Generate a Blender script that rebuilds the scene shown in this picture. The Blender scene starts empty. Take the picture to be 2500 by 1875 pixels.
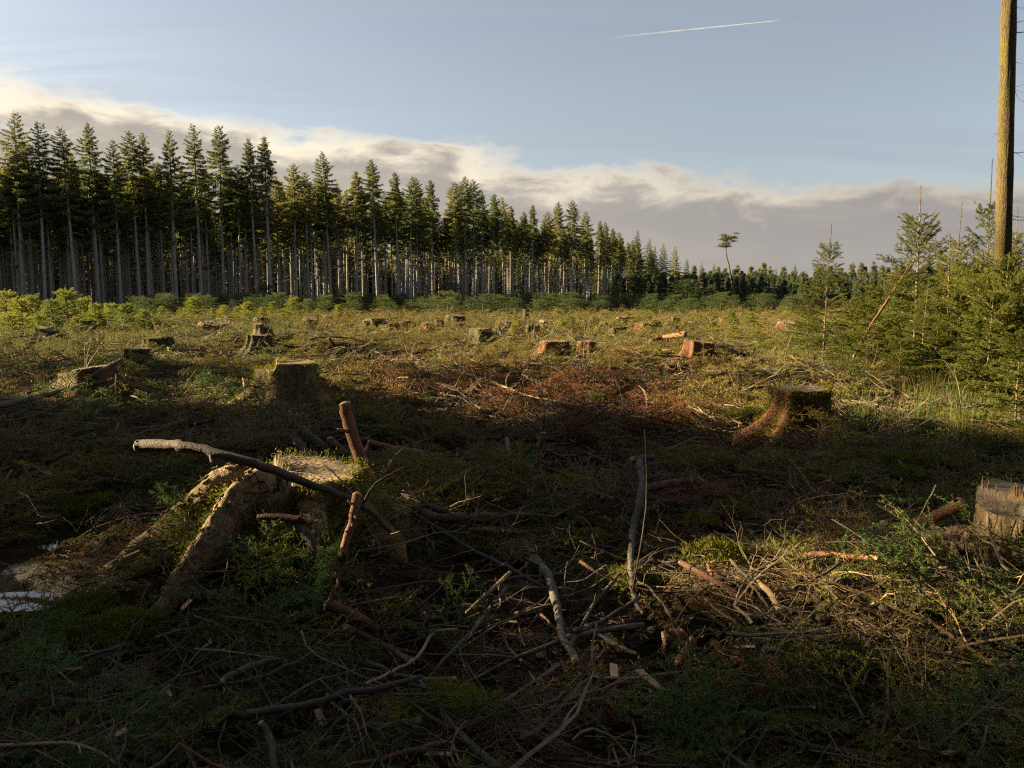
import bpy, math, random
import numpy as np
from mathutils import Vector, Euler
R = math.radians
scene = bpy.context.scene
COL = scene.collection

# ------------------------------------------------------------------ camera
EYE, PITCH, FPX = 1.65, R(6.505), 1925.0          # photograph is 2500 px wide
cam_d = bpy.data.cameras.new('camera'); cam = bpy.data.objects.new('camera', cam_d); COL.objects.link(cam)
cam.location = (0, 0, EYE); cam.rotation_euler = (math.pi/2 - PITCH, 0, 0)
cam_d.sensor_width = 36; cam_d.lens = 36*FPX/2500.0
cam_d.clip_start = 0.05; cam_d.clip_end = 12000
scene.camera = cam

# ------------------------------------------------------------------ sun, sky, exposure
SUN_AZ, SUN_EL = R(14), R(16)                     # from the left, a little ahead of the camera
SUN = np.array([-math.cos(SUN_AZ)*math.cos(SUN_EL), math.sin(SUN_AZ)*math.cos(SUN_EL), math.sin(SUN_EL)])
sl = bpy.data.lights.new('sun', 'SUN'); sun = bpy.data.objects.new('sun', sl); COL.objects.link(sun)
sl.energy = 5.0; sl.angle = R(0.5); sl.color = (1.0, 0.80, 0.46)
sun.rotation_euler = Vector(SUN).to_track_quat('Z', 'Y').to_euler()
sun.location = (-30, 10, 30)

world = bpy.data.worlds.new('World'); scene.world = world; world.use_nodes = True
wn, wl = world.node_tree.nodes, world.node_tree.links
wn.clear()
def N(t, **kw):
    n = wn.new(t)
    for k, v in kw.items(): setattr(n, k, v)
    return n
def M(op, a, b=None, c=None, clamp=False):
    n = wn.new('ShaderNodeMath'); n.operation = op; n.use_clamp = clamp
    for i, v in enumerate((a, b, c)):
        if v is None: continue
        if isinstance(v, (int, float)): n.inputs[i].default_value = v
        else: wl.new(v, n.inputs[i])
    return n.outputs[0]
def MIXC(f, a, b):
    n = wn.new('ShaderNodeMix'); n.data_type = 'RGBA'
    for s, v in ((n.inputs[0], f), (n.inputs[6], a), (n.inputs[7], b)):
        if isinstance(v, (int, float)): s.default_value = v
        elif isinstance(v, tuple): s.default_value = v
        else: wl.new(v, s)
    return n.outputs[2]
def SMOOTH(v, a, b):
    n = wn.new('ShaderNodeMapRange'); n.interpolation_type = 'SMOOTHSTEP'
    wl.new(v, n.inputs[0]); n.inputs[1].default_value = a; n.inputs[2].default_value = b
    return n.outputs[0]
SKY_STRENGTH = 0.05
CLOUD = 0.145
sky = N('ShaderNodeTexSky', sky_type='NISHITA'); sky.sun_disc = False
sky.sun_elevation = SUN_EL; sky.sun_rotation = math.atan2(SUN[0], SUN[1])
sky.air_density = 1.0; sky.dust_density = 1.2; sky.ozone_density = 1.6
tc = N('ShaderNodeTexCoord'); sep = N('ShaderNodeSeparateXYZ'); wl.new(tc.outputs['Generated'], sep.inputs[0])
X, Y, Z = sep.outputs
el = M('MULTIPLY', M('ARCSINE', Z), 57.2958)
az = M('ARCTAN2', X, Y)
# cloud sheet seen from below: direction projected on a shell, stretched near the horizon
zc = M('MAXIMUM', M('ADD', Z, 0.16), 0.02)
comb = N('ShaderNodeCombineXYZ')
wl.new(M('DIVIDE', X, zc), comb.inputs[0]); wl.new(M('DIVIDE', Y, zc), comb.inputs[1])
def noise(vec, scale, detail, rough, dist=0.0, w=None):
    n = N('ShaderNodeTexNoise'); n.noise_dimensions = '3D'
    wl.new(vec, n.inputs['Vector']); n.inputs['Scale'].default_value = scale
    n.inputs['Detail'].default_value = detail; n.inputs['Roughness'].default_value = rough
    n.inputs['Distortion'].default_value = dist
    return n.outputs[0]
mp = N('ShaderNodeMapping'); wl.new(tc.outputs['Generated'], mp.inputs[0])
mp.inputs['Scale'].default_value = (1.0, 1.0, 2.6); mp.inputs['Location'].default_value = (0.35, 0.0, 0.13)
n_big = noise(mp.outputs[0], 4.2, 7, 0.55)
n_small = noise(mp.outputs[0], 13.0, 9, 0.6, 0.3)
top = M('SUBTRACT', 9.5, M('MULTIPLY', M('SINE', az), 5.9))
lump = M('ADD', M('MULTIPLY', M('SUBTRACT', n_big, 0.5), 6.5), M('MULTIPLY', M('SUBTRACT', n_small, 0.5), 3.2))
depth = M('SUBTRACT', M('ADD', top, lump), el)           # degrees below the ragged cloud top
cover = SMOOTH(depth, -0.3, 1.1)
# thinner patches inside the bank
mp2 = N('ShaderNodeMapping'); wl.new(tc.outputs['Generated'], mp2.inputs[0])
mp2.inputs['Scale'].default_value = (1.0, 1.0, 5.0); mp2.inputs['Location'].default_value = (2.1, 0.4, 0.0)
n_band = noise(mp2.outputs[0], 5.5, 8, 0.55, 0.4)
thin = M('MULTIPLY', SMOOTH(n_band, 0.62, 0.74), SMOOTH(depth, 4.5, 1.0))
cover = M('MULTIPLY', cover, M('SUBTRACT', 1.0, M('MULTIPLY', thin, 0.75)))
sund = N('ShaderNodeVectorMath', operation='DOT_PRODUCT'); wl.new(tc.outputs['Generated'], sund.inputs[0])
sund.inputs[1].default_value = tuple(SUN)
toward = SMOOTH(sund.outputs['Value'], -0.75, 0.75)       # clouds nearer the sun are brighter
rim = SMOOTH(M('ADD', depth, M('MULTIPLY', M('SUBTRACT', n_small, 0.5), 5.0)), 2.7, 0.0)
rim_c = MIXC(toward, (0.43, 0.395, 0.37, 1), (1.20, 1.06, 0.82, 1))
body_c = MIXC(toward, (0.325, 0.31, 0.312, 1), (0.50, 0.46, 0.41, 1))
body_c = MIXC(M('MULTIPLY', SMOOTH(n_band, 0.42, 0.68), 0.6), body_c, MIXC(toward, (0.37, 0.35, 0.36, 1), (0.66, 0.58, 0.48, 1)))
body_c = MIXC(M('MULTIPLY', SMOOTH(el, 7.0, 0.5), 0.55), body_c, MIXC(toward, (0.42, 0.395, 0.385, 1), (0.56, 0.51, 0.45, 1)))
cloud_c = MIXC(rim, body_c, rim_c)
# thin high cirrus veil
mp3 = N('ShaderNodeMapping'); wl.new(comb.outputs[0], mp3.inputs[0])
mp3.inputs['Rotation'].default_value = (0, 0, R(28)); mp3.inputs['Scale'].default_value = (0.5, 2.2, 1)
cir = SMOOTH(noise(mp3.outputs[0], 1.1, 7, 0.6, 0.6), 0.38, 0.72)
hs = N('ShaderNodeHueSaturation'); wl.new(sky.outputs[0], hs.inputs['Color'])
hs.inputs['Saturation'].default_value = 0.56; hs.inputs['Value'].default_value = 0.50; hs.inputs['Hue'].default_value = 0.506
skyc = N('ShaderNodeVectorMath', operation='SCALE'); wl.new(hs.outputs[0], skyc.inputs[0]); skyc.inputs['Scale'].default_value = SKY_STRENGTH
blue = MIXC(M('MULTIPLY', cir, 0.55), skyc.outputs[0], MIXC(toward, (0.050, 0.059, 0.075, 1), (0.078, 0.083, 0.088, 1)))
cl = N('ShaderNodeVectorMath', operation='SCALE'); wl.new(cloud_c, cl.inputs[0]); cl.inputs['Scale'].default_value = CLOUD
final = MIXC(cover, blue, cl.outputs[0])
bg = N('ShaderNodeBackground'); wl.new(final, bg.inputs[0]); bg.inputs[1].default_value = 1.0
wo = N('ShaderNodeOutputWorld'); wl.new(bg.outputs[0], wo.inputs[0])
world.cycles.sampling_method = 'MANUAL'; world.cycles.sample_map_resolution = 512

vs = scene.view_settings
vs.view_transform = 'Standard'; vs.look = 'None'; vs.gamma = 1.0; vs.use_curve_mapping = False
vs.exposure = 2.7
scene.render.engine = 'CYCLES'
cy = scene.cycles
cy.max_bounces = 5; cy.diffuse_bounces = 3; cy.glossy_bounces = 2; cy.transmission_bounces = 3; cy.transparent_max_bounces = 8
cy.use_denoising = False; scene.cycles.filter_width = 1.25; cy.caustics_reflective = False; cy.caustics_refractive = False
cy.sample_clamp_indirect = 4.0

# ------------------------------------------------------------------ helpers
def cam_ray(px, py):
    xc, yc = (px-1250)/FPX, (937.5-py)/FPX
    c, s = math.cos(PITCH), math.sin(PITCH)
    return np.array([xc, c + yc*s, -s + yc*c])
def at(px, py, y):                                  # the point at distance y along the view
    d = cam_ray(px, py); t = y/d[1]
    return np.array([d[0]*t, y, EYE + d[2]*t])

def _hash(ix, iy, seed):
    h = (ix.astype(np.int64)*374761393 + iy.astype(np.int64)*668265263 + seed*1442695041) & 0xffffffff
    h = ((h ^ (h >> 13))*1274126177) & 0xffffffff
    return ((h ^ (h >> 16)) & 0xffff)/65535.0
def vnoise(x, y, seed=0):
    x = np.asarray(x, float); y = np.asarray(y, float)
    ix, iy = np.floor(x), np.floor(y); fx, fy = x-ix, y-iy
    fx = fx*fx*fx*(fx*(fx*6-15)+10); fy = fy*fy*fy*(fy*(fy*6-15)+10)
    a, b = _hash(ix, iy, seed), _hash(ix+1, iy, seed)
    c, d = _hash(ix, iy+1, seed), _hash(ix+1, iy+1, seed)
    return (a*(1-fx)+b*fx)*(1-fy) + (c*(1-fx)+d*fx)*fy
def fbm(x, y, seed=0, oct=4):
    v = 0; a = 0.5; x = np.asarray(x, float); y = np.asarray(y, float)
    for o in range(oct):
        v = v + a*(vnoise(x, y, seed+o*17)-0.5); a *= 0.5; x = x*2.03+3.1; y = y*2.03+1.7
    return v

HERO = np.array([-1.42, 4.85])
MOUNDS = [  # x, y, radius, height
    (HERO[0]-0.15, HERO[1]-0.15, 0.85, 0.24), (-3.25, 12.2, 1.0, 0.22), (3.25, 9.3, 0.9, 0.16), (2.9, 4.6, 0.7, 0.10),
    (0.1, 6.3, 0.6, 0.13), (-0.6, 5.3, 0.6, 0.12), (-7.7, 13.9, 1.2, 0.15), (1.15, 18.6, 1.2, 0.12), (4.5, 19.2, 1.0, 0.1),
    (-3.3, 7.1, 0.9, 0.14), (-8, 24, 2.0, 0.35), (-5.5, 22, 1.6, 0.3), (1.6, 3.2, 0.8, 0.10), (-1.4, 3.1, 0.8, 0.06),
    (4.2, 7.4, 1.1, 0.14), (5.5, 12, 2.0, 0.2), (0.5, 10.5, 1.2, 0.12), (-2.4, 8.0, 0.8, 0.14)]
PITS = [(-3.4, 5.75, 0.8, 0.24), (-2.9, 4.4, 0.6, 0.20), (0.75, 7.6, 0.9, 0.12), (0.3, 4.55, 0.8, 0.14), (2.2, 8.6, 0.8, 0.1), (-0.2, 3.4, 0.7, 0.1)]
def terrain(x, y):
    x = np.asarray(x, float); y = np.asarray(y, float)
    d = np.sqrt(x*x + y*y)
    near = 1/(1+(d/26.0)**2)
    z = 0.26*fbm(x*0.30+4, y*0.30, 3, 3)*(0.4+0.6*near)
    z = z + 0.46*fbm(x*1.15, y*1.15+9, 11, 3)*near + 0.34*fbm(x*0.75+1, y*1.0, 29, 2)*np.clip((d-12)/8, 0, 1)/(1+(d/60.0)**2)
    z = z + 0.17*fbm(x*3.6, y*3.6, 23, 3)/(1+(d/10.0)**2)
    z = z*(1/(1+(d/160.0)**2))
    for mx, my, r, h in MOUNDS: z = z + h*np.exp(-((x-mx)**2+(y-my)**2)/(r*r))
    for mx, my, r, h in PITS: z = z - h*np.exp(-((x-mx)**2+(y-my)**2)/(r*r))
    return z - 0.02
def tz(x, y): return float(terrain(x, y))
def ground(px, py, lift=0.0):                        # where the view ray meets the ground
    d = cam_ray(px, py); t = 1.0; step = 0.02
    while t < 400:
        p = np.array([d[0]*t, d[1]*t, EYE+d[2]*t])
        if p[2] <= tz(p[0], p[1]) + lift: return p
        t += step; step = 0.01 + 0.004*t
    return p

class MB:
    def __init__(s): s.V = []; s.F = []; s.I = []; s.n = 0
    def add(s, V, F, mat=0):
        V = np.asarray(V, np.float32).reshape(-1, 3); F = np.asarray(F, np.int32).reshape(-1, 3)
        s.V.append(V); s.F.append(F + s.n); s.I.append(np.full(len(F), mat, np.int32)); s.n += len(V)
    def mesh(s, name, mats, smooth=True):
        V = np.concatenate(s.V); F = np.concatenate(s.F); I = np.concatenate(s.I)
        me = bpy.data.meshes.new(name)
        me.vertices.add(len(V)); me.vertices.foreach_set('co', V.ravel())
        me.loops.add(len(F)*3); me.loops.foreach_set('vertex_index', F.ravel())
        me.polygons.add(len(F)); me.polygons.foreach_set('loop_start', np.arange(0, len(F)*3, 3, dtype=np.int32))
        for m in mats: me.materials.append(m)
        me.polygons.foreach_set('material_index', I)
        me.polygons.foreach_set('use_smooth', np.full(len(F), smooth, bool))
        me.update(calc_edges=True)
        return me
def link(name, data, parent=None, loc=None, rot=None, scale=None):
    o = bpy.data.objects.new(name, data); COL.objects.link(o)
    if parent: o.parent = parent
    if loc is not None: o.location = tuple(float(v) for v in loc)
    if rot is not None: o.rotation_euler = rot
    if scale is not None: o.scale = scale if hasattr(scale, '__len__') else (scale,)*3
    return o
def tag(o, label, cat=None, group=None, kind=None):
    o['label'] = label
    if cat: o['category'] = cat
    if group: o['group'] = group
    if kind: o['kind'] = kind
    return o
def thing(name, loc, label, cat, group=None, rz=0.0, scale=None):
    return tag(link(name, None, None, loc, (0, 0, rz), scale), label, cat, group)
def ordinal(i):
    return '%d%s' % (i, 'th' if 10 <= i % 100 <= 20 else {1: 'st', 2: 'nd', 3: 'rd'}.get(i % 10, 'th'))

def unit(v): return v/np.maximum(np.linalg.norm(v, axis=-1, keepdims=True), 1e-9)
def tube(pts, rad, sides=8, rough=0.0, seed=0, caps=True):
    pts = np.asarray(pts, float); n = len(pts); rad = np.broadcast_to(np.asarray(rad, float), (n,))
    T = unit(np.gradient(pts, axis=0))
    up = np.array([0, 0, 1.0]) if abs(T[0][2]) < 0.9 else np.array([1.0, 0, 0])
    U = unit(np.cross(T, up)); W = np.cross(T, U)
    a = np.arange(sides)/sides*2*math.pi
    r = rad[:, None]*np.ones((1, sides))
    if rough:
        rng = np.random.default_rng(seed); r = r*(1+rough*(rng.random((n, sides))-0.5)*2)
    V = pts[:, None] + r[..., None]*(np.cos(a)[None, :, None]*U[:, None] + np.sin(a)[None, :, None]*W[:, None])
    F = []
    i, j = np.meshgrid(np.arange(n-1), np.arange(sides), indexing='ij'); j2 = (j+1) % sides
    A, B, C, D = i*sides+j, i*sides+j2, (i+1)*sides+j2, (i+1)*sides+j
    F = np.concatenate([np.stack([A, D, C], -1).reshape(-1, 3), np.stack([A, C, B], -1).reshape(-1, 3)])
    V = V.reshape(-1, 3)
    if caps:
        c0, c1 = len(V), len(V)+1
        V = np.concatenate([V, pts[:1], pts[-1:]])
        k = np.arange(sides); k2 = (k+1) % sides
        F = np.concatenate([F, np.stack([np.full(sides, c0), k, k2], -1), np.stack([np.full(sides, c1), (n-1)*sides+k2, (n-1)*sides+k], -1)])
    return V, F
def smooth_path(P, n, jitter=0.0, seed=0):
    P = np.asarray(P, float); m = len(P)
    if m == 2: P = np.array([P[0], P[0]*0.5+P[1]*0.5, P[1]]); m = 3
    t = np.linspace(0, m-1, n); i = np.clip(np.floor(t).astype(int), 0, m-2); f = (t-i)[:, None]
    p0 = P[np.maximum(i-1, 0)]; p1 = P[i]; p2 = P[i+1]; p3 = P[np.minimum(i+2, m-1)]
    Q = 0.5*((2*p1)+(-p0+p2)*f+(2*p0-5*p1+4*p2-p3)*f*f+(-p0+3*p1-3*p2+p3)*f**3)
    if jitter:
        rng = np.random.default_rng(seed); Q[1:-1] += rng.normal(0, jitter, (n-2, 3))
    return Q
def prisms(S):                                       # three-sided stems for many segments: p0, p1, r0, r1
    p0, p1, r0, r1 = S[:, 0:3], S[:, 3:6], S[:, 6], S[:, 7]; n = len(S)
    T = unit(p1-p0); up = np.where(np.abs(T[:, 2:3]) < 0.9, [[0, 0, 1.0]], [[1.0, 0, 0]])
    U = unit(np.cross(T, up)); W = np.cross(T, U)
    V = []
    for p, r in ((p0, r0), (p1, r1)):
        for k in range(3):
            a = k*2.0944; V.append(p + r[:, None]*(math.cos(a)*U+math.sin(a)*W))
    V = np.stack(V, 1).reshape(-1, 3); b = (np.arange(n)*6)[:, None]
    F = np.array([[0, 1, 4], [0, 4, 3], [1, 2, 5], [1, 5, 4], [2, 0, 3], [2, 3, 5]])
    return V, (b[:, None]+F[None]).reshape(-1, 3)
def needles(S, dens, nl, nw, rng, fwd=0.75, flat=0.0):
    p0, p1 = S[:, 0:3], S[:, 3:6]; L = np.linalg.norm(p1-p0, axis=1)
    cnt = np.maximum(np.floor(L*dens + rng.random(len(L))), 0).astype(int)
    k = np.repeat(np.arange(len(S)), cnt); n = len(k)
    if n == 0: return None
    t = rng.random(n)[:, None]; T = unit(p1-p0)[k]
    P = p0[k] + (p1-p0)[k]*t
    rv = rng.normal(size=(n, 3)); rv[:, 2] *= (1-flat)
    rad = unit(rv - (rv*T).sum(1, keepdims=True)*T)
    D = unit(T*fwd + rad); ln = nl*(0.7+0.6*rng.random((n, 1)))
    side = unit(np.cross(D, rng.normal(size=(n, 3))))*nw*0.5
    V = np.stack([P-side, P+side, P+D*ln], 1).reshape(-1, 3)
    return V, np.arange(n*3).reshape(-1, 3)

# ------------------------------------------------------------------ materials
def mat(name):
    m = bpy.data.materials.new(name); m.use_nodes = True; m.node_tree.nodes.clear(); return m
class NT:
    def __init__(s, m): s.m = m; s.n = m.node_tree.nodes; s.l = m.node_tree.links
    def new(s, t, **kw):
        n = s.n.new(t)
        for k, v in kw.items():
            if k.startswith('i_'): n.inputs[k[2:]].default_value = v
            else: setattr(n, k, v)
        return n
    def noise(s, vec, scale, detail=5, rough=0.6, dist=0.0):
        n = s.new('ShaderNodeTexNoise'); n.inputs['Scale'].default_value = scale; n.inputs['Detail'].default_value = detail
        n.inputs['Roughness'].default_value = rough; n.inputs['Distortion'].default_value = dist
        if vec is not None: s.l.new(vec, n.inputs['Vector'])
        return n.outputs[0]
    def ramp(s, fac, stops):
        r = s.new('ShaderNodeValToRGB'); e = r.color_ramp.elements
        while len(e) < len(stops): e.new(0.5)
        for q, (p, c) in zip(e, stops): q.position = p; q.color = (*c, 1)
        if fac is not None: s.l.new(fac, r.inputs[0])
        return r.outputs[0]
    def mapping(s, vec, scale=(1, 1, 1)):
        n = s.new('ShaderNodeMapping'); s.l.new(vec, n.inputs[0]); n.inputs['Scale'].default_value = scale; return n.outputs[0]
    def mix(s, f, a, b):
        n = s.new('ShaderNodeMix'); n.data_type = 'RGBA'
        for q, v in ((n.inputs[0], f), (n.inputs[6], a), (n.inputs[7], b)):
            if isinstance(v, (int, float)): q.default_value = v
            elif isinstance(v, tuple): q.default_value = (*v, 1)[:4]
            else: s.l.new(v, q)
        return n.outputs[2]
    def math(s, op, a, b=0.0):
        n = s.new('ShaderNodeMath'); n.operation = op
        for q, v in zip(n.inputs, (a, b)):
            if isinstance(v, (int, float)): q.default_value = v
            else: s.l.new(v, q)
        return n.outputs[0]
    def bsdf(s, color, rough=0.8, spec=0.25, bump=None, strength=0.5, dist=0.01):
        b = s.new('ShaderNodeBsdfPrincipled')
        if isinstance(color, tuple): b.inputs['Base Color'].default_value = (*color, 1)
        else: s.l.new(color, b.inputs['Base Color'])
        if isinstance(rough, (int, float)): b.inputs['Roughness'].default_value = rough
        else: s.l.new(rough, b.inputs['Roughness'])
        if isinstance(spec, (int, float)): b.inputs['Specular IOR Level'].default_value = spec
        else: s.l.new(spec, b.inputs['Specular IOR Level'])
        if bump is not None:
            q = s.new('ShaderNodeBump'); q.inputs['Strength'].default_value = strength; q.inputs['Distance'].default_value = dist
            s.l.new(bump, q.inputs['Height']); s.l.new(q.outputs[0], b.inputs['Normal'])
        return b.outputs[0]
    def out(s, sh):
        o = s.new('ShaderNodeOutputMaterial'); s.l.new(sh, o.inputs[0])

def leaf_material(name, stops, tint_attr=False, translucent=0.35, rough=0.55):
    m = mat(name); t = NT(m)
    oi = t.new('ShaderNodeObjectInfo')
    geo = t.new('ShaderNodeNewGeometry')
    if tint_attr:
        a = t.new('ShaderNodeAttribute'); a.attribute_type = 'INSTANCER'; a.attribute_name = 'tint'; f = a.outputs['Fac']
    else:
        f = oi.outputs['Random']
    isl = t.math('MULTIPLY', t.math('SUBTRACT', geo.outputs['Random Per Island'], 0.5), 0.30)
    c = t.ramp(t.math('ADD', f, isl), stops)
    b = t.bsdf(c, rough, 0.12)
    tr = t.new('ShaderNodeBsdfTranslucent'); t.l.new(c, tr.inputs[0])
    mx = t.new('ShaderNodeMixShader'); mx.inputs[0].default_value = translucent
    t.l.new(b, mx.inputs[1]); t.l.new(tr.outputs[0], mx.inputs[2]); t.out(mx.outputs[0]); return m

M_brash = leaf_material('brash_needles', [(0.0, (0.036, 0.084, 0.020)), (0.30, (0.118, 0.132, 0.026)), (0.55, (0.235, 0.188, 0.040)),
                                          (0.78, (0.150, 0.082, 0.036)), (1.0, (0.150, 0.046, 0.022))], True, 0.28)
M_young = leaf_material('young_needles_sun_tone', [(0.0, (0.130, 0.170, 0.032)), (0.5, (0.190, 0.212, 0.036)), (1.0, (0.245, 0.235, 0.042))], False, 0.5)  # bright copy for the sunlit young spruces, sun put into the colour
M_young_dark = leaf_material('young_needles_shade_tone', [(0.0, (0.060, 0.092, 0.030)), (1.0, (0.100, 0.122, 0.034))], False, 0.35)  # darker copy for the belt, its shade put into the colour
M_sap = leaf_material('sapling_needles', [(0.0, (0.070, 0.092, 0.017)), (1.0, (0.150, 0.150, 0.026))], False, 0.42)
M_forest = leaf_material('forest_needles', [(0.0, (0.080, 0.104, 0.036)), (0.5, (0.115, 0.132, 0.036)), (1.0, (0.175, 0.160, 0.042))], False, 0.45)
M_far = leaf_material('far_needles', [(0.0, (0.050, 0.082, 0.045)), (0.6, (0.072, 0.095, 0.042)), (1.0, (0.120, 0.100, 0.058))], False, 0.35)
M_far_sun = leaf_material('far_needles_sun_tone', [(0.0, (0.085, 0.098, 0.036)), (0.6, (0.130, 0.125, 0.042)), (1.0, (0.160, 0.120, 0.060))], False, 0.4)  # lighter copy of the far needles, the tree line's sunlight in its colour
M_moss = leaf_material('moss', [(0.0, (0.072, 0.085, 0.012)), (1.0, (0.16, 0.15, 0.018))], False, 0.4)
M_fresh = leaf_material('fresh_spruce_needles', [(0.0, (0.060, 0.130, 0.034)), (1.0, (0.105, 0.165, 0.040))], False, 0.35)
M_dead = leaf_material('withered_needles', [(0.0, (0.15, 0.105, 0.040)), (1.0, (0.19, 0.135, 0.055))], False, 0.3)
M_grass = leaf_material('grass_blades', [(0.0, (0.055, 0.085, 0.018)), (0.6, (0.11, 0.115, 0.026)), (1.0, (0.20, 0.155, 0.06))], False, 0.4)

def wood_material(name, c0, c1, c2, scale=1.0, strength=0.6, tint=False):
    m = mat(name); t = NT(m)
    tc = t.new('ShaderNodeTexCoord'); oi = t.new('ShaderNodeObjectInfo')
    v = t.mapping(tc.outputs['Object'], (1, 1, 1))
    n1 = t.noise(v, 5*scale, 4, 0.6); n2 = t.noise(v, 38*scale, 6, 0.7, 0.5)
    c = t.ramp(t.math('ADD', t.math('MULTIPLY', n1, 0.5), t.math('MULTIPLY', n2, 0.5)), [(0.30, c0), (0.52, c1), (0.72, c2)])
    hs = t.new('ShaderNodeHueSaturation'); t.l.new(c, hs.inputs['Color'])
    t.l.new(t.math('ADD', t.math('MULTIPLY', oi.outputs['Random'], 0.7), 0.65), hs.inputs['Value'])
    t.out(t.bsdf(hs.outputs[0], 0.75, 0.25, n2, strength, 0.02)); return m
M_twig = wood_material('dead_twig', (0.030, 0.022, 0.014), (0.12, 0.09, 0.057), (0.21, 0.165, 0.105), 1.0, 0.6)
M_stick_grey = wood_material('grey_stick_bark', (0.026, 0.020, 0.015), (0.064, 0.051, 0.038), (0.15, 0.122, 0.093))
M_stick_red = wood_material('red_stick_bark', (0.060, 0.026, 0.014), (0.13, 0.055, 0.028), (0.22, 0.115, 0.06))
M_stick_dark = wood_material('dark_stick_bark', (0.024, 0.017, 0.012), (0.055, 0.038, 0.027), (0.12, 0.085, 0.06))
M_stick_tan = wood_material('tan_stick_wood', (0.12, 0.075, 0.035), (0.25, 0.165, 0.085), (0.38, 0.27, 0.15))
M_stem = wood_material('shoot_stem', (0.060, 0.042, 0.025), (0.12, 0.085, 0.05), (0.17, 0.13, 0.08))
M_pale = wood_material('broken_wood', (0.22, 0.13, 0.06), (0.38, 0.24, 0.12), (0.52, 0.37, 0.21), 2.0)

def bark_material(name, dark, mid, light, moss=0.0, fissure=9.0, mosscol=(0.10, 0.095, 0.014), zs=0.22):
    m = mat(name); t = NT(m)
    tc = t.new('ShaderNodeTexCoord'); v = t.mapping(tc.outputs['Object'], (1, 1, zs))
    vo = t.new('ShaderNodeTexVoronoi', feature='DISTANCE_TO_EDGE'); vo.inputs['Scale'].default_value = fissure*2.2
    nz = t.noise(v, fissure, 6, 0.65, 0.8)
    nn = t.noise(tc.outputs['Object'], fissure*5, 5, 0.7)
    ad = t.new('ShaderNodeVectorMath', operation='ADD'); t.l.new(v, ad.inputs[0])
    sc = t.new('ShaderNodeVectorMath', operation='SCALE'); sc.inputs['Scale'].default_value = 0.06
    nx = t.new('ShaderNodeTexNoise'); nx.inputs['Scale'].default_value = fissure*1.5; t.l.new(v, nx.inputs['Vector'])
    t.l.new(nx.outputs['Color'], sc.inputs[0]); t.l.new(sc.outputs[0], ad.inputs[1]); t.l.new(ad.outputs[0], vo.inputs['Vector'])
    edge = t.ramp(vo.outputs['Distance'], [(0.0, (0, 0, 0)), (0.12, (1, 1, 1))])
    c = t.ramp(t.math('ADD', t.math('MULTIPLY', nz, 0.55), t.math('MULTIPLY', nn, 0.45)), [(0.34, dark), (0.50, mid), (0.68, light)])
    c = t.mix(t.math('MULTIPLY', t.math('SUBTRACT', 1.0, edge), 0.28), c, dark)
    h = t.math('ADD', t.math('MULTIPLY', edge, 0.25), t.math('ADD', t.math('MULTIPLY', nz, 0.7), t.math('MULTIPLY', nn, 0.35)))
    if moss:
        mn = t.noise(tc.outputs['Object'], 4.0, 6, 0.65)
        f = t.ramp(mn, [(0.62-moss*0.4, (0, 0, 0)), (0.72-moss*0.4, (1, 1, 1))])
        c = t.mix(t.math('MULTIPLY', f, 0.85), c, mosscol)
    t.out(t.bsdf(c, 0.85, 0.2, h, 0.9, 0.025)); return m
M_bark = bark_material('stump_bark', (0.022, 0.016, 0.010), (0.055, 0.042, 0.024), (0.115, 0.088, 0.050), 0.30, 9.0, (0.055, 0.058, 0.012))
M_bark_red = bark_material('red_stump_bark', (0.040, 0.015, 0.008), (0.115, 0.046, 0.022), (0.21, 0.098, 0.048), 0.12)
M_bark_pale = bark_material('weathered_root_bark', (0.045, 0.030, 0.017), (0.14, 0.098, 0.055), (0.29, 0.215, 0.125), 0.12)
M_root = bark_material('flaking_root_bark', (0.042, 0.026, 0.014), (0.20, 0.130, 0.062), (0.42, 0.30, 0.155), 0.14, 12.0, (0.10, 0.095, 0.014), 1.0)
M_trunk_forest = bark_material('spruce_trunk_bark', (0.135, 0.118, 0.098), (0.235, 0.212, 0.180), (0.325, 0.298, 0.258), 0.0, 3.5)
M_trunk_moss = bark_material('mossy_trunk_bark', (0.022, 0.015, 0.008), (0.075, 0.055, 0.024), (0.115, 0.080, 0.034), 0.30, 13.0, (0.080, 0.068, 0.012), 0.35)
M_trunk_sap = wood_material('sapling_bark', (0.060, 0.040, 0.024), (0.13, 0.09, 0.055), (0.22, 0.16, 0.10))

def cut_material(name, c0, c1, dirt):
    m = mat(name); t = NT(m)
    tc = t.new('ShaderNodeTexCoord')
    sx = t.new('ShaderNodeSeparateXYZ'); t.l.new(tc.outputs['Object'], sx.inputs[0])
    w = t.noise(tc.outputs['Object'], 3.0, 3, 0.5)
    r = t.math('SQRT', t.math('ADD', t.math('POWER', sx.outputs[0], 2.0), t.math('POWER', sx.outputs[1], 2.0)))
    ring = t.math('SINE', t.math('MULTIPLY', t.math('ADD', r, t.math('MULTIPLY', w, 0.03)), 420.0))
    saw = t.noise(t.mapping(tc.outputs['Object'], (3, 60, 3)), 1.0, 5, 0.7)
    dn = t.noise(tc.outputs['Object'], 7.0, 6, 0.7)
    c = t.mix(t.math('ADD', t.math('MULTIPLY', ring, 0.2), t.math('MULTIPLY', saw, 0.7)), c0, c1)
    c = t.mix(t.ramp(dn, [(0.42, (0, 0, 0)), (0.58, (1, 1, 1))]), c, dirt)
    t.out(t.bsdf(c, 0.8, 0.2, saw, 0.8, 0.02)); return m
M_cut = cut_material('sawn_wood', (0.17, 0.105, 0.055), (0.38, 0.27, 0.155), (0.065, 0.048, 0.024))
M_cut_grey = cut_material('grey_sawn_wood', (0.12, 0.095, 0.072), (0.26, 0.21, 0.155), (0.055, 0.042, 0.03))

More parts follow.
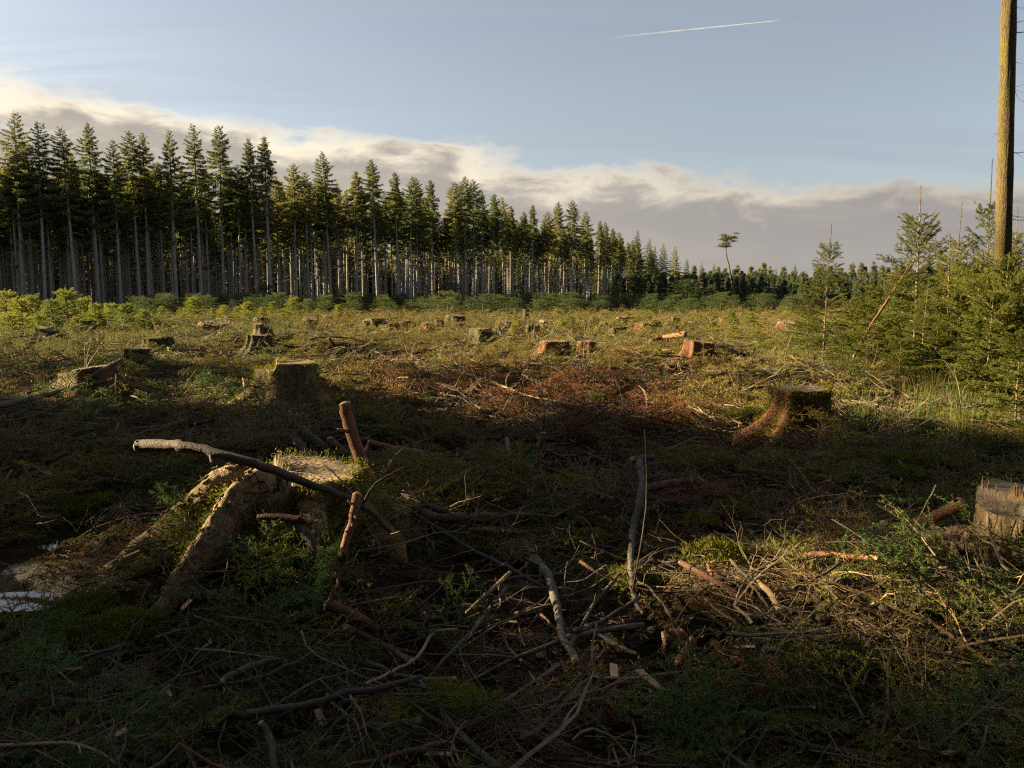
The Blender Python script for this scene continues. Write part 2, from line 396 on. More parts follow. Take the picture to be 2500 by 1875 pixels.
def soil_material():
    m = mat('forest_floor_soil'); t = NT(m)
    tc = t.new('ShaderNodeTexCoord'); P = tc.outputs['Object']
    big = t.noise(P, 0.35, 4, 0.6); mid = t.noise(P, 2.2, 6, 0.65, 0.3); fine = t.noise(P, 30.0, 6, 0.75, 0.6)
    st = t.noise(t.mapping(P, (1, 1, 1)), 110.0, 3, 0.7)
    c = t.ramp(t.math('ADD', t.math('MULTIPLY', mid, 0.5), t.math('MULTIPLY', fine, 0.5)),
               [(0.30, (0.008, 0.0055, 0.004)), (0.48, (0.022, 0.014, 0.009)), (0.60, (0.044, 0.028, 0.017)), (0.75, (0.080, 0.052, 0.032))])
    g = t.ramp(t.math('ADD', t.math('MULTIPLY', big, 0.6), t.math('MULTIPLY', mid, 0.4)), [(0.48, (0, 0, 0)), (0.60, (1, 1, 1))])
    c = t.mix(t.math('MULTIPLY', g, 0.25), c, t.mix(fine, (0.030, 0.036, 0.010), (0.085, 0.085, 0.022)))
    # wet mud shines around the puddles
    wet = t.new('ShaderNodeSeparateXYZ'); t.l.new(P, wet.inputs[0])
    wx = t.math('POWER', t.math('ADD', wet.outputs[0], 3.05), 2.0); wy = t.math('POWER', t.math('MULTIPLY', t.math('ADD', wet.outputs[1], -4.5), 0.75), 2.0)
    wf = t.ramp(t.math('SQRT', t.math('ADD', wx, wy)), [(0.30, (1, 1, 1)), (0.62, (0, 0, 0))])
    c = t.mix(wf, c, t.mix(fine, (0.012, 0.010, 0.008), (0.038, 0.030, 0.022)))
    rough = t.math('SUBTRACT', 0.95, t.math('MULTIPLY', wf, 0.42))
    t.out(t.bsdf(c, rough, t.math('MULTIPLY', wf, 0.1), t.math('ADD', fine, t.math('MULTIPLY', st, 0.5)), 1.0, 0.03)); return m
M_soil = soil_material()
M_soil_clod = wood_material('soil_clod', (0.010, 0.007, 0.005), (0.028, 0.019, 0.012), (0.060, 0.042, 0.026), 3.0)
def water_material():
    m = mat('puddle_water'); t = NT(m)
    tc = t.new('ShaderNodeTexCoord'); n = t.noise(tc.outputs['Object'], 14, 4, 0.6)
    t.out(t.bsdf((0.012, 0.010, 0.007), 0.05, 0.5, n, 0.03, 0.01)); return m
M_water = water_material()
def contrail_material():
    m = mat('contrail_vapour'); t = NT(m)
    tc = t.new('ShaderNodeTexCoord'); s = t.new('ShaderNodeSeparateXYZ'); t.l.new(tc.outputs['Object'], s.inputs[0])
    b = t.new('ShaderNodeBsdfDiffuse'); b.inputs[0].default_value = (0.9, 0.9, 0.9, 1)
    tl = t.new('ShaderNodeBsdfTranslucent'); tl.inputs[0].default_value = (0.9, 0.9, 0.9, 1)
    mm = t.new('ShaderNodeMixShader'); t.l.new(b.outputs[0], mm.inputs[1]); t.l.new(tl.outputs[0], mm.inputs[2])
    tr = t.new('ShaderNodeBsdfTransparent')
    n = t.noise(tc.outputs['Object'], 0.012, 5, 0.6)
    a = t.new('ShaderNodeAttribute'); a.attribute_name = 'age'
    lw = t.new('ShaderNodeLayerWeight'); lw.inputs[0].default_value = 0.5
    f = t.math('MULTIPLY', t.math('SUBTRACT', 1.0, a.outputs['Fac']), t.math('ADD', t.math('MULTIPLY', n, 0.7), 0.1))
    f = t.math('MULTIPLY', f, t.math('SUBTRACT', 1.0, lw.outputs['Facing']))
    mx = t.new('ShaderNodeMixShader'); t.l.new(f, mx.inputs[0]); t.l.new(tr.outputs[0], mx.inputs[1]); t.l.new(mm.outputs[0], mx.inputs[2])
    t.out(mx.outputs[0]); return m
M_contrail = contrail_material()

# ------------------------------------------------------------------ ground and water
def build_ground():
    n = 520; a = 2.4; k = math.asinh(1200/a)
    s = np.linspace(-1, 1, n)
    gx = a*np.sinh(k*s); gy = a*np.sinh(k*s) + 5.5
    XX, YY = np.meshgrid(gx, gy, indexing='ij'); ZZ = terrain(XX, YY)
    V = np.stack([XX, YY, ZZ], -1).reshape(-1, 3)
    i, j = np.meshgrid(np.arange(n-1), np.arange(n-1), indexing='ij'); A = i*n+j
    F = np.concatenate([np.stack([A, A+n, A+n+1], -1).reshape(-1, 3), np.stack([A, A+n+1, A+1], -1).reshape(-1, 3)])
    b = MB(); b.add(V, F)
    tag(link('ground', b.mesh('ground', [M_soil])), 'dark churned forest soil of the felled clearing', None, None, 'structure')
build_ground()
def puddle(x, y, rx, ry, seed, label):
    zz = [tz(x+rx*0.75*math.cos(q), y+ry*0.75*math.sin(q)) for q in np.linspace(0, 6.28, 12)]
    z = max(tz(x, y) + (0.11 if seed == 1 else 0.06), min(zz) + 0.01)
    n = 40; a = np.arange(n)/n*2*math.pi
    r = 1.25*(1+0.25*fbm(np.cos(a)*2+seed, np.sin(a)*2, seed, 3)*2)
    V = np.stack([x+rx*r*np.cos(a), y+ry*r*np.sin(a), np.full(n, z)], -1); V = np.concatenate([V, [[x, y, z]]])
    F = np.stack([np.full(n, n), np.arange(n), (np.arange(n)+1) % n], -1)
    b = MB(); b.add(V, F)
    tag(link('puddle_water', b.mesh('puddle', [M_water])), label, None, None, 'structure'); return z
P1Z = puddle(-3.38, 5.8, 0.30, 0.40, 1, 'bright puddle of water reflecting the sky')
P2Z = puddle(-2.9, 4.4, 0.22, 0.14, 5, 'dull muddy puddle beside the root of the big stump')

# ------------------------------------------------------------------ conifer meshes
def spray_segments(length, rng, droop=0.15, side_step=0.045, side_len=0.16, sub=True, r0=0.004, up=0.0, wig=0.06):
    """a flat spruce bough along +X: stem, side shoots, sub-shoots -> segments, leaf segments"""
    n = max(5, int(length/0.07)); t = np.linspace(0, 1, n)
    bend = rng.normal(0, wig)
    P = np.stack([t*length, bend*length*t*t + rng.normal(0, 0.004, n), (up*t - droop*t*t)*length], -1)
    segs, leaf = [], []
    for i in range(n-1):
        r = r0*(1-t[i]*0.8); s = [*P[i], *P[i+1], r, r0*(1-t[i+1]*0.8)]
        segs.append(s)
        if t[i] > 0.25: leaf.append(s)
    x = length*0.12; sgn = 1
    while x < length*0.97:
        u = x/length; p = np.array([np.interp(x, P[:, 0], P[:, k]) for k in range(3)])
        L = (side_len*(1-u)**0.7 + 0.03)*(0.6+0.7*rng.random()); ang = R(48+rng.normal(0, 9))
        d = np.array([math.cos(ang), sgn*math.sin(ang), rng.normal(0, 0.13)-0.05])
        m = p + d*L*0.55; e = m + (d+np.array([0.15, 0, -0.12*rng.random()]))*L*0.45
        segs += [[*p, *m, r0*0.45, r0*0.35], [*m, *e, r0*0.35, r0*0.2]]; leaf += segs[-2:]
        if sub and L > 0.07:
            for q in range(rng.integers(1, 4)):
                f = 0.25+0.6*rng.random(); b = p+(e-p)*f; s2 = 1 if q % 2 else -1
                a2 = ang*sgn + s2*R(45+rng.normal(0, 10))
                d2 = np.array([math.cos(a2), math.sin(a2), rng.normal(0, 0.15)]); g = b + d2*L*(0.25+0.25*rng.random())
                segs.append([*b, *g, r0*0.3, r0*0.18]); leaf.append(segs[-1])
        sgn = -sgn; x += side_step*(0.7+0.6*rng.random())
    return np.array(segs), np.array(leaf)
def rot_segments(S, Rm, loc):
    S = S.copy(); S[:, 0:3] = S[:, 0:3] @ Rm.T + loc; S[:, 3:6] = S[:, 3:6] @ Rm.T + loc; return S
def emat(x, y, z): return np.array(Euler((x, y, z)).to_matrix())

def young_spruce(H, rad, seed, n_whorl, per, dens, nl, nw, leader=0.18, taper=0.85, side_step=0.06, side_len=0.22, sub=True, leaf_mat=None, bare_top=0.0, inter=True, low=0.06, trunk_r=None, asc=(5, 48)):
    rng = np.random.default_rng(seed); segs, leaf = [], []
    tr = trunk_r or H*0.013
    tn = 14; tt = np.linspace(0, 1, tn); lean = rng.normal(0, 0.015, 2)
    path = np.stack([lean[0]*H*tt*tt+rng.normal(0, 0.004, tn), lean[1]*H*tt*tt+rng.normal(0, 0.004, tn), tt*H], -1)
    def tp(z): return np.array([np.interp(z, path[:, 2], path[:, k]) for k in range(3)])
    for w in range(n_whorl):
        u = (w+0.3*rng.random())/n_whorl; z = H*(low + (1-low-leader)*u**0.93)
        k = max(2, int(per*(0.75+0.5*rng.random())))
        a0 = rng.random()*6.28
        for b in range(k):
            a = a0 + b*6.283/k + rng.normal(0, 0.2)
            L = (rad*(1-z/H)**taper + 0.06*rad+0.04)*(0.7+0.5*rng.random())
            el = R(asc[0]+(asc[1]-asc[0])*u + rng.normal(0, 7))
            s, l = spray_segments(L, rng, 0.18-0.25*u, side_step, side_len*min(1.0, L/0.5+0.25), sub, 0.004+0.006*L)
            zz = z + rng.normal(0, 0.03*H/n_whorl) + (H/n_whorl*0.5*rng.random() if inter and b % 2 else 0)
            Rm = emat(0, 0, a) @ emat(0, -el, 0) @ emat(rng.normal(0, 0.25), 0, 0)
            segs.append(rot_segments(s, Rm, tp(zz)))
            if bare_top and u > 1-bare_top: l = l[rng.random(len(l)) < 0.8]
            leaf.append(rot_segments(l, Rm, tp(zz)))
    # leader
    top = path[-1]; base = tp(H*(1-leader))
    leaf.append(np.array([[*base, *top, 0.004, 0.002]]))
    segs = np.concatenate(segs); leaf = np.concatenate(leaf)
    b = MB(); b.add(*prisms(segs), 1)
    nd = needles(leaf, dens, nl, nw, rng, 0.8)
    b.add(*nd, 0)
    crown = b.mesh('crown', [leaf_mat or M_young, M_stem], False)
    b = MB(); b.add(*tube(path, tr*(1-0.93*tt)+0.002, 7, 0.08, seed))
    return crown, b.mesh('trunk', [M_trunk_sap])

def forest_spruce(H, seed, crown_base, rad, density=1.0, low_hang=0.0, sparse=0.0):
    rng = np.random.default_rng(seed)
    tn = 16; tt = np.linspace(0, 1, tn); lean = rng.normal(0, 0.012, 2); r0 = 0.20
    path = np.stack([lean[0]*H*tt, lean[1]*H*tt, tt*H - 0.4*(tt == 0)], -1)
    b = MB(); b.add(*tube(path, r0*(1-tt)**0.8*(1+0.35*np.exp(-tt*60))+0.012, 10, 0.03, seed))
    # a few dead stubs
    for _ in range(34):
        z = H*(0.10+(crown_base-0.03)*rng.random()**0.7); a = rng.random()*6.28; L = 0.4+1.2*rng.random()
        p = np.array([lean[0]*z, lean[1]*z, z]); e = p+np.array([math.cos(a)*L, math.sin(a)*L, -0.25*L])
        b.add(*tube([p, (p+e)/2+[0, 0, 0.04], e], [0.022, 0.014, 0.006], 4))
    trunk = b.mesh('trunk', [M_trunk_forest])
    zc = H*crown_base; nb = int(170*density); tris = []; stems = []
    a = rng.random()*6.28
    for i in range(nb):
        u = (i+rng.random())/nb                                  # 0 crown base, 1 top
        z = zc + (H*0.985-zc)*u**0.9; a += 2.4+rng.normal(0, 0.3)
        down = (H-z)/(H-zc)
        L = (0.10 + rad*1.30*min(1.0, down*1.9)**0.85*(1-0.30*max(0, down-0.55)/0.45))*(0.35+0.75*rng.random())
        if rng.random() < sparse*min(1.0, max(0.0, down-0.30)*1.7): continue
        if low_hang and rng.random() < 0.15 and u < 0.3: z -= low_hang*H*rng.random(); L *= 0.8
        rise = 0.40-0.80*min(1, down*2.4)
        n = 6; t = np.linspace(0, 1, n)
        P = np.stack([np.cos(a)*L*t, np.sin(a)*L*t, z + L*(rise*t + (0.10-0.25*down)*t*t + 0.22*t**3)], -1); P[:, 0] += lean[0]*z; P[:, 1] += lean[1]*z
        for q in range(n-1): stems.append([*P[q], *P[q+1], 0.018*(1-t[q])+0.004, 0.022*(1-t[q+1])+0.004])
        m = int((9+L*62)*density); s = 0.12+0.88*rng.random(m)**0.8
        base = np.stack([np.interp(s, t, P[:, k]) for k in range(3)], -1)
        out = np.array([np.cos(a), np.sin(a), 0]); sd = np.array([-np.sin(a), np.cos(a), 0])
        base += sd*(rng.normal(0, 0.13*L, m)*(1-s*0.75))[:, None]*0.8
        hang = 0.5+1.1*min(1, down*1.6)
        D = unit(out*0.45 + sd*rng.normal(0, 0.75, (m, 1)) + np.array([0, 0, -1])*(hang*rng.random((m, 1))**0.7) + np.array([0, 0, 0.25]))
        ln = (0.18+0.30*rng.random((m, 1)))*(0.7+0.5*min(1, down*2))*(0.35+0.65*min(1, down*5)); w = unit(np.cross(D, rng.normal(size=(m, 3))))*(0.020+0.030*rng.random((m, 1)))
        mid = base + D*ln*0.45
        tris.append(np.stack([base, mid+w, base+D*ln, base, base+D*ln, mid-w], 1))
    V = np.concatenate(tris).reshape(-1, 3)
    b = MB(); b.add(V, np.arange(len(V)).reshape(-1, 3), 0); b.add(*prisms(np.array(stems)), 1)
    crown = b.mesh('crown', [M_forest, M_trunk_forest], False)
    return crown, trunk

# ------------------------------------------------------------------ scattering of uncountable litter
def scatter(name, label, cat, protos, P, rot, scl, idx, tint=None):
    pc = bpy.data.collections.new(name + '_kinds')
    for i, me in enumerate(protos):
        o = bpy.data.objects.new('%03d_%s_kind' % (i, name), me); pc.objects.link(o)
    n = len(P); me = bpy.data.meshes.new(name)
    me.vertices.add(n); me.vertices.foreach_set('co', np.asarray(P, np.float32).ravel())
    for an, ty, key, val in (('rot', 'FLOAT_VECTOR', 'vector', rot), ('scl', 'FLOAT', 'value', scl), ('tint', 'FLOAT', 'value', tint if tint is not None else np.random.default_rng(n).random(n))):
        a = me.attributes.new(an, ty, 'POINT'); a.data.foreach_set(key, np.asarray(val, np.float32).ravel())
    a = me.attributes.new('idx', 'INT', 'POINT'); a.data.foreach_set('value', np.asarray(idx, np.int32))
    ob = tag(link(name, me), label, cat, None, 'stuff')
    ng = bpy.data.node_groups.new(name + '_spread', 'GeometryNodeTree')
    ng.interface.new_socket('Geometry', in_out='INPUT', socket_type='NodeSocketGeometry')
    ng.interface.new_socket('Geometry', in_out='OUTPUT', socket_type='NodeSocketGeometry')
    nn, ll = ng.nodes, ng.links
    gi, go = nn.new('NodeGroupInput'), nn.new('NodeGroupOutput')
    ci = nn.new('GeometryNodeCollectionInfo'); ci.inputs['Collection'].default_value = pc
    ci.inputs['Separate Children'].default_value = True; ci.inputs['Reset Children'].default_value = True
    ip = nn.new('GeometryNodeInstanceOnPoints'); ip.inputs['Pick Instance'].default_value = True
    def na(an, ty):
        q = nn.new('GeometryNodeInputNamedAttribute'); q.data_type = ty; q.inputs['Name'].default_value = an; return q.outputs['Attribute']
    er = nn.new('FunctionNodeEulerToRotation'); ll.new(na('rot', 'FLOAT_VECTOR'), er.inputs[0])
    ll.new(gi.outputs[0], ip.inputs['Points']); ll.new(ci.outputs[0], ip.inputs['Instance'])
    ll.new(na('idx', 'INT'), ip.inputs['Instance Index']); ll.new(er.outputs[0], ip.inputs['Rotation']); ll.new(na('scl', 'FLOAT'), ip.inputs['Scale'])
    ll.new(ip.outputs[0], go.inputs[0])
    md = ob.modifiers.new('spread', 'NODES'); md.node_group = ng
    return ob

# ------------------------------------------------------------------ tall spruce forest on the left
FV = [forest_spruce(20, 100+i, cb, rd, 1.0, lh, 0.92 if cb > 0.2 else 0.0) for i, (cb, rd, lh) in enumerate(
    [(0.44, 1.65, 0.0), (0.36, 1.8, 0.08), (0.50, 1.45, 0.0), (0.30, 1.9, 0.08), (0.42, 1.7, 0.06), (0.26, 1.95, 0.08), (0.55, 1.4, 0.04), (0.10, 2.2, 0.0)])]
EDGE = np.array([[-900, 84], [0, 87], [400, 95], [650, 102], [800, 112], [1000, 123], [1150, 140], [1250, 158], [1400, 178], [1480, 205], [1560, 225], [1680, 255], [1760, 270]], float)
def d_edge(px): return np.interp(px, EDGE[:, 0], EDGE[:, 1])
def put_tree(name, var, x, y, H, rz, label, cat, group, base=20.0, wide=1.0):
    s = H/base
    t = thing(name, (x, y, tz(x, y)), label, cat, group, rz, (s*0.98, s*0.98, s))
    c = link('crown', var[0], t); c.scale = (wide, wide, 1); link('trunk', var[1], t); return t
FRONT = [(25,267),(81,290),(161,306),(216,294),(273,336),(320,316),(343,318),(411,310),(473,300),(528,301),(614,332),(646,330),(713,394),(745,418),(798,367),
 (865,413),(916,386),(967,417),(997,427),(1016,431),(1054,436),(1113,442),(1134,429),(1155,433),(1175,464),(1203,471),(1229,477),(1250,500),(1282,515),(1300,498),
 (1337,513),(1360,490),(1398,486),(1429,513),(1463,537),(1479,539),(1494,555),(1512,564),(1553,560),(1583,582),(1597,598),(1620,593),(1650,600),(1679,629)]
rng = np.random.default_rng(7)
for i, (px, ty) in enumerate(FRONT):
    d = float(d_edge(px)) + rng.uniform(0, 4.0)
    p = at(px, ty, d); v = FV[[5, 3, 1, 4, 3, 0, 4, 1, 5, 0, 2, 6, 4, 0, 1, 6][i] if i < 16 else (7 if px > 1520 else int(rng.choice([0, 0, 1, 2, 4, 6])))]
    put_tree('spruce_tree', v, p[0], d, p[2]-tz(p[0], d), rng.random()*6.28,
             'tall spruce with bare grey trunk on the forest edge, %s treetop from the left' % ordinal(i+1), 'tree', 'tall spruces along the forest edge', 20.0, rng.uniform(0.85, 1.3))
def interior(n, lo, hi, e0, e1, rng):
    px = rng.uniform(lo, hi, n); d = d_edge(px) + e0 + (e1-e0)*rng.random(n); return (px-1250)/FPX*d, d
x, y = interior(285, -20, 1560, 2.0, 26, rng)
FPXS = np.array([f[0] for f in FRONT])
def near_top(px): return ordinal(int(np.argmin(np.abs(FPXS-px)))+1)
for xx, yy in zip(x, y):
    put_tree('spruce_tree', FV[int(rng.choice([0, 2, 4, 6, 6]))], xx, yy, rng.uniform(15.5, 18.5), rng.random()*6.28,
             'slender bare spruce trunk in the dark forest, behind the %s treetop from the left' % near_top(1250+xx/yy*FPX), 'tree', 'spruces inside the forest')
# deeper rows that read as one dark mass, and the stand left of the frame whose shade covers the foreground
def stand(name, label, X, Y, H, var, rng):
    n = len(X); P = np.stack([X, Y, terrain(X, Y)], -1); rot = np.zeros((n, 3)); rot[:, 2] = (X*7.31+Y*3.77) % 6.28
    P2 = np.repeat(P, 2, 0); r2 = np.repeat(rot, 2, 0); s2 = np.repeat(H/20.0, 2)
    idx = np.stack([np.asarray(var)*2, np.asarray(var)*2+1], -1).ravel()
    scatter(name, label, 'forest', [m for v in FV for m in v], P2, r2, s2, idx)
x1, y1 = interior(420, -60, 1600, 34, 80, rng); x2, y2 = interior(300, -1000, -20, 0, 70, rng); x3, y3 = interior(560, -150, 1500, 78, 105, rng)
stand('forest_interior', 'dense dark mass of spruces deep inside the forest', np.concatenate([x1, x2, x3]), np.concatenate([y1, y2, y3]),
      np.concatenate([rng.uniform(14, 17.5, len(x1)), rng.uniform(17, 20, len(x2)), rng.uniform(10, 15, len(x3))]),
      np.concatenate([rng.integers(0, 7, len(x1)), rng.integers(0, 7, len(x2)), np.full(len(x3), 7)]), rng)
SLOPE = SUN[1]/-SUN[0]
LIGHT = [(-2.1, 5.0, 1.55), (-3.3, 11.3, 2.0), (2.75, 4.6, 1.0), (3.1, 9.0, 1.2), (6.2, 15.0, 1.7)]   # spots the sun reaches through gaps cleared in the unseen stand
sg = np.random.default_rng(555)
gx, gy = np.meshgrid(np.arange(-72, -30, 3.3), np.arange(-18, 38, 3.3), indexing='ij')
gx = (gx + sg.uniform(-1.2, 1.2, gx.shape)).ravel(); gy = (gy + sg.uniform(-1.2, 1.2, gy.shape)).ravel()
hx, hy = np.meshgrid(np.arange(-60, 75, 4.2), np.arange(-46, -9, 4.2), indexing='ij')      # unseen wood added behind the camera to block sky light
hx = (hx + sg.uniform(-1.5, 1.5, hx.shape)).ravel(); hy = (hy + sg.uniform(-1.5, 1.5, hy.shape)).ravel()
sparse = sg.random(len(gx)) < 0.45
keep = (gy < 12.6 - gx*SLOPE) | ((gy < 16.5 - gx*SLOPE) & sparse)
for lx, ly, lw in LIGHT:
    keep &= ~((np.abs(gy-(ly+(lx-gx)*SLOPE)) < lw))
ex = np.array([-36.0, -42.5, -49.0, -38.5, -46.0]); ey = np.array([2.15, 2.05, 2.25, 0.6, 0.9]) - ex*SLOPE      # unseen rank added to narrow the sun gap at its lower edge
hx, hy = np.concatenate([hx, ex]), np.concatenate([hy, ey])
keep = np.concatenate([keep, np.ones(len(hx), bool)])
gx, gy = np.concatenate([gx, hx]), np.concatenate([gy, hy])
gh = sg.uniform(18.5, 21.5, len(gx)); gv = np.full(len(gx), 7)
stand('shading_spruces', 'unseen spruce stand left of and behind the viewpoint, placed to shade the foreground', gx[keep], gy[keep], gh[keep], gv[keep], np.random.default_rng(556))

# ------------------------------------------------------------------ far tree line on the right
rng = np.random.default_rng(21)
def pine_mesh(seed, H=10.0, leaf=None):
    rng = np.random.default_rng(seed); tris = []; stems = []
    for i in range(95):
        u = rng.random()**1.1; z = H*(0.03+0.93*u); a = rng.random()*6.28; L = (0.25+1.9*(1-u)**0.8)*(0.6+0.6*rng.random())
        n = int(24+L*44); s = 0.2+0.8*rng.random(n)
        P = np.stack([np.cos(a)*L*s, np.sin(a)*L*s, z+L*s*0.35], -1)+rng.normal(0, 0.16, (n, 3))
        D = unit(rng.normal(size=(n, 3))+np.array([np.cos(a)*0.6, np.sin(a)*0.6, 0.5])); w = unit(np.cross(D, rng.normal(size=(n, 3))))*0.055
        ln = 0.30+0.3*rng.random((n, 1)); tris.append(np.stack([P-w, P+w, P+D*ln], 1)); stems.append([0, 0, z, np.cos(a)*L, np.sin(a)*L, z+L*0.35, 0.03, 0.008])
    V = np.concatenate(tris).reshape(-1, 3); b = MB(); b.add(V, np.arange(len(V)).reshape(-1, 3)); b.add(*prisms(np.array(stems)), 1)
    c = b.mesh('crown', [leaf or M_far, M_trunk_forest], False)
    b = MB(); b.add(*tube([[0, 0, -0.3], [0, 0, H*0.5], [0.05, 0, H*0.97]], [0.14, 0.09, 0.02], 6)); return c, b.mesh('trunk', [M_trunk_forest])
PV = [pine_mesh(400+i) for i in range(5)]; PL = [pine_mesh(420+i, 10.0, M_far_sun) for i in range(5)]
for i, px in enumerate(np.linspace(1690, 2420, 46)):
    px = px + rng.uniform(-9, 9); d = rng.uniform(330, 400)
    top = float(np.interp(px, [1690, 1790, 1900, 2010, 2100, 2420], [640, 650, 645, 655, 640, 640])) + rng.uniform(-6, 12)
    p = at(px, top, d); v = PL[i % 5] if rng.random() < 0.75 else None
    if v: put_tree('pine_tree', v, p[0], d, p[2], rng.random()*6.28, 'small distant conifer in the far sunlit tree line on the right', 'tree', 'far tree line', 10.0)
    else: put_tree('spruce_tree', FV[7], p[0], d, p[2], rng.random()*6.28, 'small distant pointed spruce in the far sunlit tree line on the right', 'tree', 'far pointed spruces', 20.0)
def band(n, lo, hi, d0, d1, rng):
    px = rng.uniform(lo, hi, n); d = rng.uniform(d0, d1, n); return (px-1250)/FPX*d, d
for i in range(60):
    px = rng.uniform(1530, 2080); d = rng.uniform(185, 235)
    p = at(px, rng.uniform(668, 692), d)
    put_tree('pine_tree', PV[rng.integers(5)], p[0], d, p[2], rng.random()*6.28, 'young blue-green pine in the shaded thicket below the far tree line', 'tree', 'shaded pine thicket', 10.0)
bx, by = band(680, 1480, 2700, 190, 330, rng); n = len(bx)
rot = np.zeros((n, 3)); rot[:, 2] = rng.random(n)*6.28
scatter('far_thicket', 'dense dark blue-green thicket of young conifers below the far tree line', 'thicket', [v[0] for v in PV],
        np.stack([bx, by, terrain(bx, by)], -1), rot, rng.uniform(0.5, 0.85, n)*(by/240), rng.integers(0, 5, n))
# lone tall pine
def lone_pine():
    d = 150.0; pts = [at(px, py, d) for px, py in ((1791, 742), (1788, 700), (1780, 650), (1772, 615), (1776, 585))]
    base = pts[0].copy(); base[2] = tz(base[0], d) - 0.1
    t = thing('pine_tree', base, 'lone tall thin pine with a small flat crown, standing apart above the thicket', 'tree')
    P = smooth_path([base-base] + [p-base for p in pts[1:]], 14)
    b = MB(); b.add(*tube(P, np.linspace(0.21, 0.08, 14), 9, 0.06, 3))
    rng = np.random.default_rng(5); tris = []; o = pts[3]-base; up = pts[4]-base
    for i in range(30):
        s = rng.random()**0.8; c = o*(1-s)+up*s + [0, 0, 1.3*rng.random()]
        a = rng.random()*6.28; L = 0.3+1.3*rng.random()*(0.6+0.5*s); e = c+np.array([math.cos(a)*L, math.sin(a)*L, 0.25*L])
        b.add(*tube([c, (c+e)/2+[0, 0, 0.1], e], [0.05, 0.035, 0.015], 5))
        n = 62; Q = e + rng.normal(0, 1, (n, 3))*[0.32, 0.32, 0.08]; D = unit(rng.normal(size=(n, 3))+[0, 0, 0.6]); w = unit(np.cross(D, rng.normal(size=(n, 3))))*0.06
        tris.append(np.stack([Q-w, Q+w, Q+D*(0.2+0.2*rng.random((n, 1)))], 1))
    link('trunk', b.mesh('trunk', [M_trunk_sap]), t)
    V = np.concatenate(tris).reshape(-1, 3); b = MB(); b.add(V, np.arange(len(V)).reshape(-1, 3)); link('crown', b.mesh('crown', [M_far], False), t)
lone_pine()

# ------------------------------------------------------------------ young spruces
rng = np.random.default_rng(33)
YV = [young_spruce(2.0, 1.0, 200+i, 11, 7, 210, 0.045, 0.012, 0.13, 0.8, 0.085, 0.26, True, M_young) for i in range(5)]
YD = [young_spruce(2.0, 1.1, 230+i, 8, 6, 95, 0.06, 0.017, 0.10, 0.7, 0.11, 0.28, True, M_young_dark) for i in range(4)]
def put_young(var, px, top, d, label, group, wide=1.0, H0=2.0):
    p = at(px, top, d); z = tz(p[0], d); H = max(0.35, p[2]-z); s = H/H0
    t = thing('young_spruce', (p[0], d, z-0.03), label, 'sapling', group, rng.random()*6.28, (s*wide, s*wide, s))
    link('crown', var[0], t); link('trunk', var[1], t); return t
LEFT = [(10,703,36),(50,722,33),(75,716,40),(125,725,38),(162,700,40),(205,722,41),(232,738,37),(268,735,38),(305,735,35),(350,752,36),(20,760,30),(95,765,31),(185,770,33),
        (380,770,40),(420,775,44),(285,785,32),(470,722,52),(545,742,48),(605,733,46),(580,745,50),(640,748,52),(520,750,56),(690,762,47),(715,720,55),(440,752,58),(395,745,60),(665,735,62),(775,752,56),(825,742,58)]
LEFT = sorted(LEFT)
for i, (px, top, d) in enumerate(LEFT):
    put_young(YV[i % 5], px, top, d, 'sunlit yellow-green young spruce before the forest, %s from the left' % ordinal(i+1), 'sunlit young spruces on the left', 1.35)
TALL = []
for i in range(285):
    px = rng.uniform(330, 1960); de = float(d_edge(min(px, 1600))); d = rng.uniform(66, min(de-4, 150)) if rng.random() < 0.75 else rng.uniform(62, 80)
    H = rng.uniform(0.9, 1.9) if (rng.random() < 0.93 or d < 95) else rng.uniform(2.6, 3.8)
    x = (px-1250)/FPX*d; z = tz(x, d); tall = H > 2.5
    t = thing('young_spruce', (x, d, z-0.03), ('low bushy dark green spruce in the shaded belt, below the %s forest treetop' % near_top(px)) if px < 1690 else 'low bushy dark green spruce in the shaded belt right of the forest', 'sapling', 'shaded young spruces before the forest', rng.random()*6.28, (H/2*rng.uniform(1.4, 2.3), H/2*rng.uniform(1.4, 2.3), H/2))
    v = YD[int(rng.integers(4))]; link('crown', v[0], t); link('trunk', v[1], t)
    if tall: TALL.append((px, t))
for k, (px, t) in enumerate(sorted(TALL, key=lambda q: q[0])): t['label'] = 'taller dark spruce rising out of the shaded belt, %s such from the left' % ordinal(k+1)
LIT = [(1390,765,36,'in the middle of the sunlit brash'),(1375,780,33,'low beside the middle of the sunlit brash'),(1415,772,38,'right of the tallest one in the sunlit brash'),(1530,756,44,'behind the paired stumps right of centre'),
       (1785,755,38,'left of the stump at the thicket'),(1830,757,36,'nearest the stump at the thicket'),(1740,780,33,'amid sunlit brash right of centre'),(1265,778,36,'beside the pale stump near the centre'),
       (1255,788,31,'in front of the tall sawn post'),(1790,790,27,'lit from the left, before the right thicket'),(1845,800,24,'spreading below the stump at the thicket'),(1480,790,33,'behind the mossy round stump right of centre')]
for i, (px, top, d, w) in enumerate(LIT):
    put_young(YV[(i*2) % 5], px, top, d, 'little bright green spruce %s' % w, 'little spruces in the sunlit brash', 1.25)
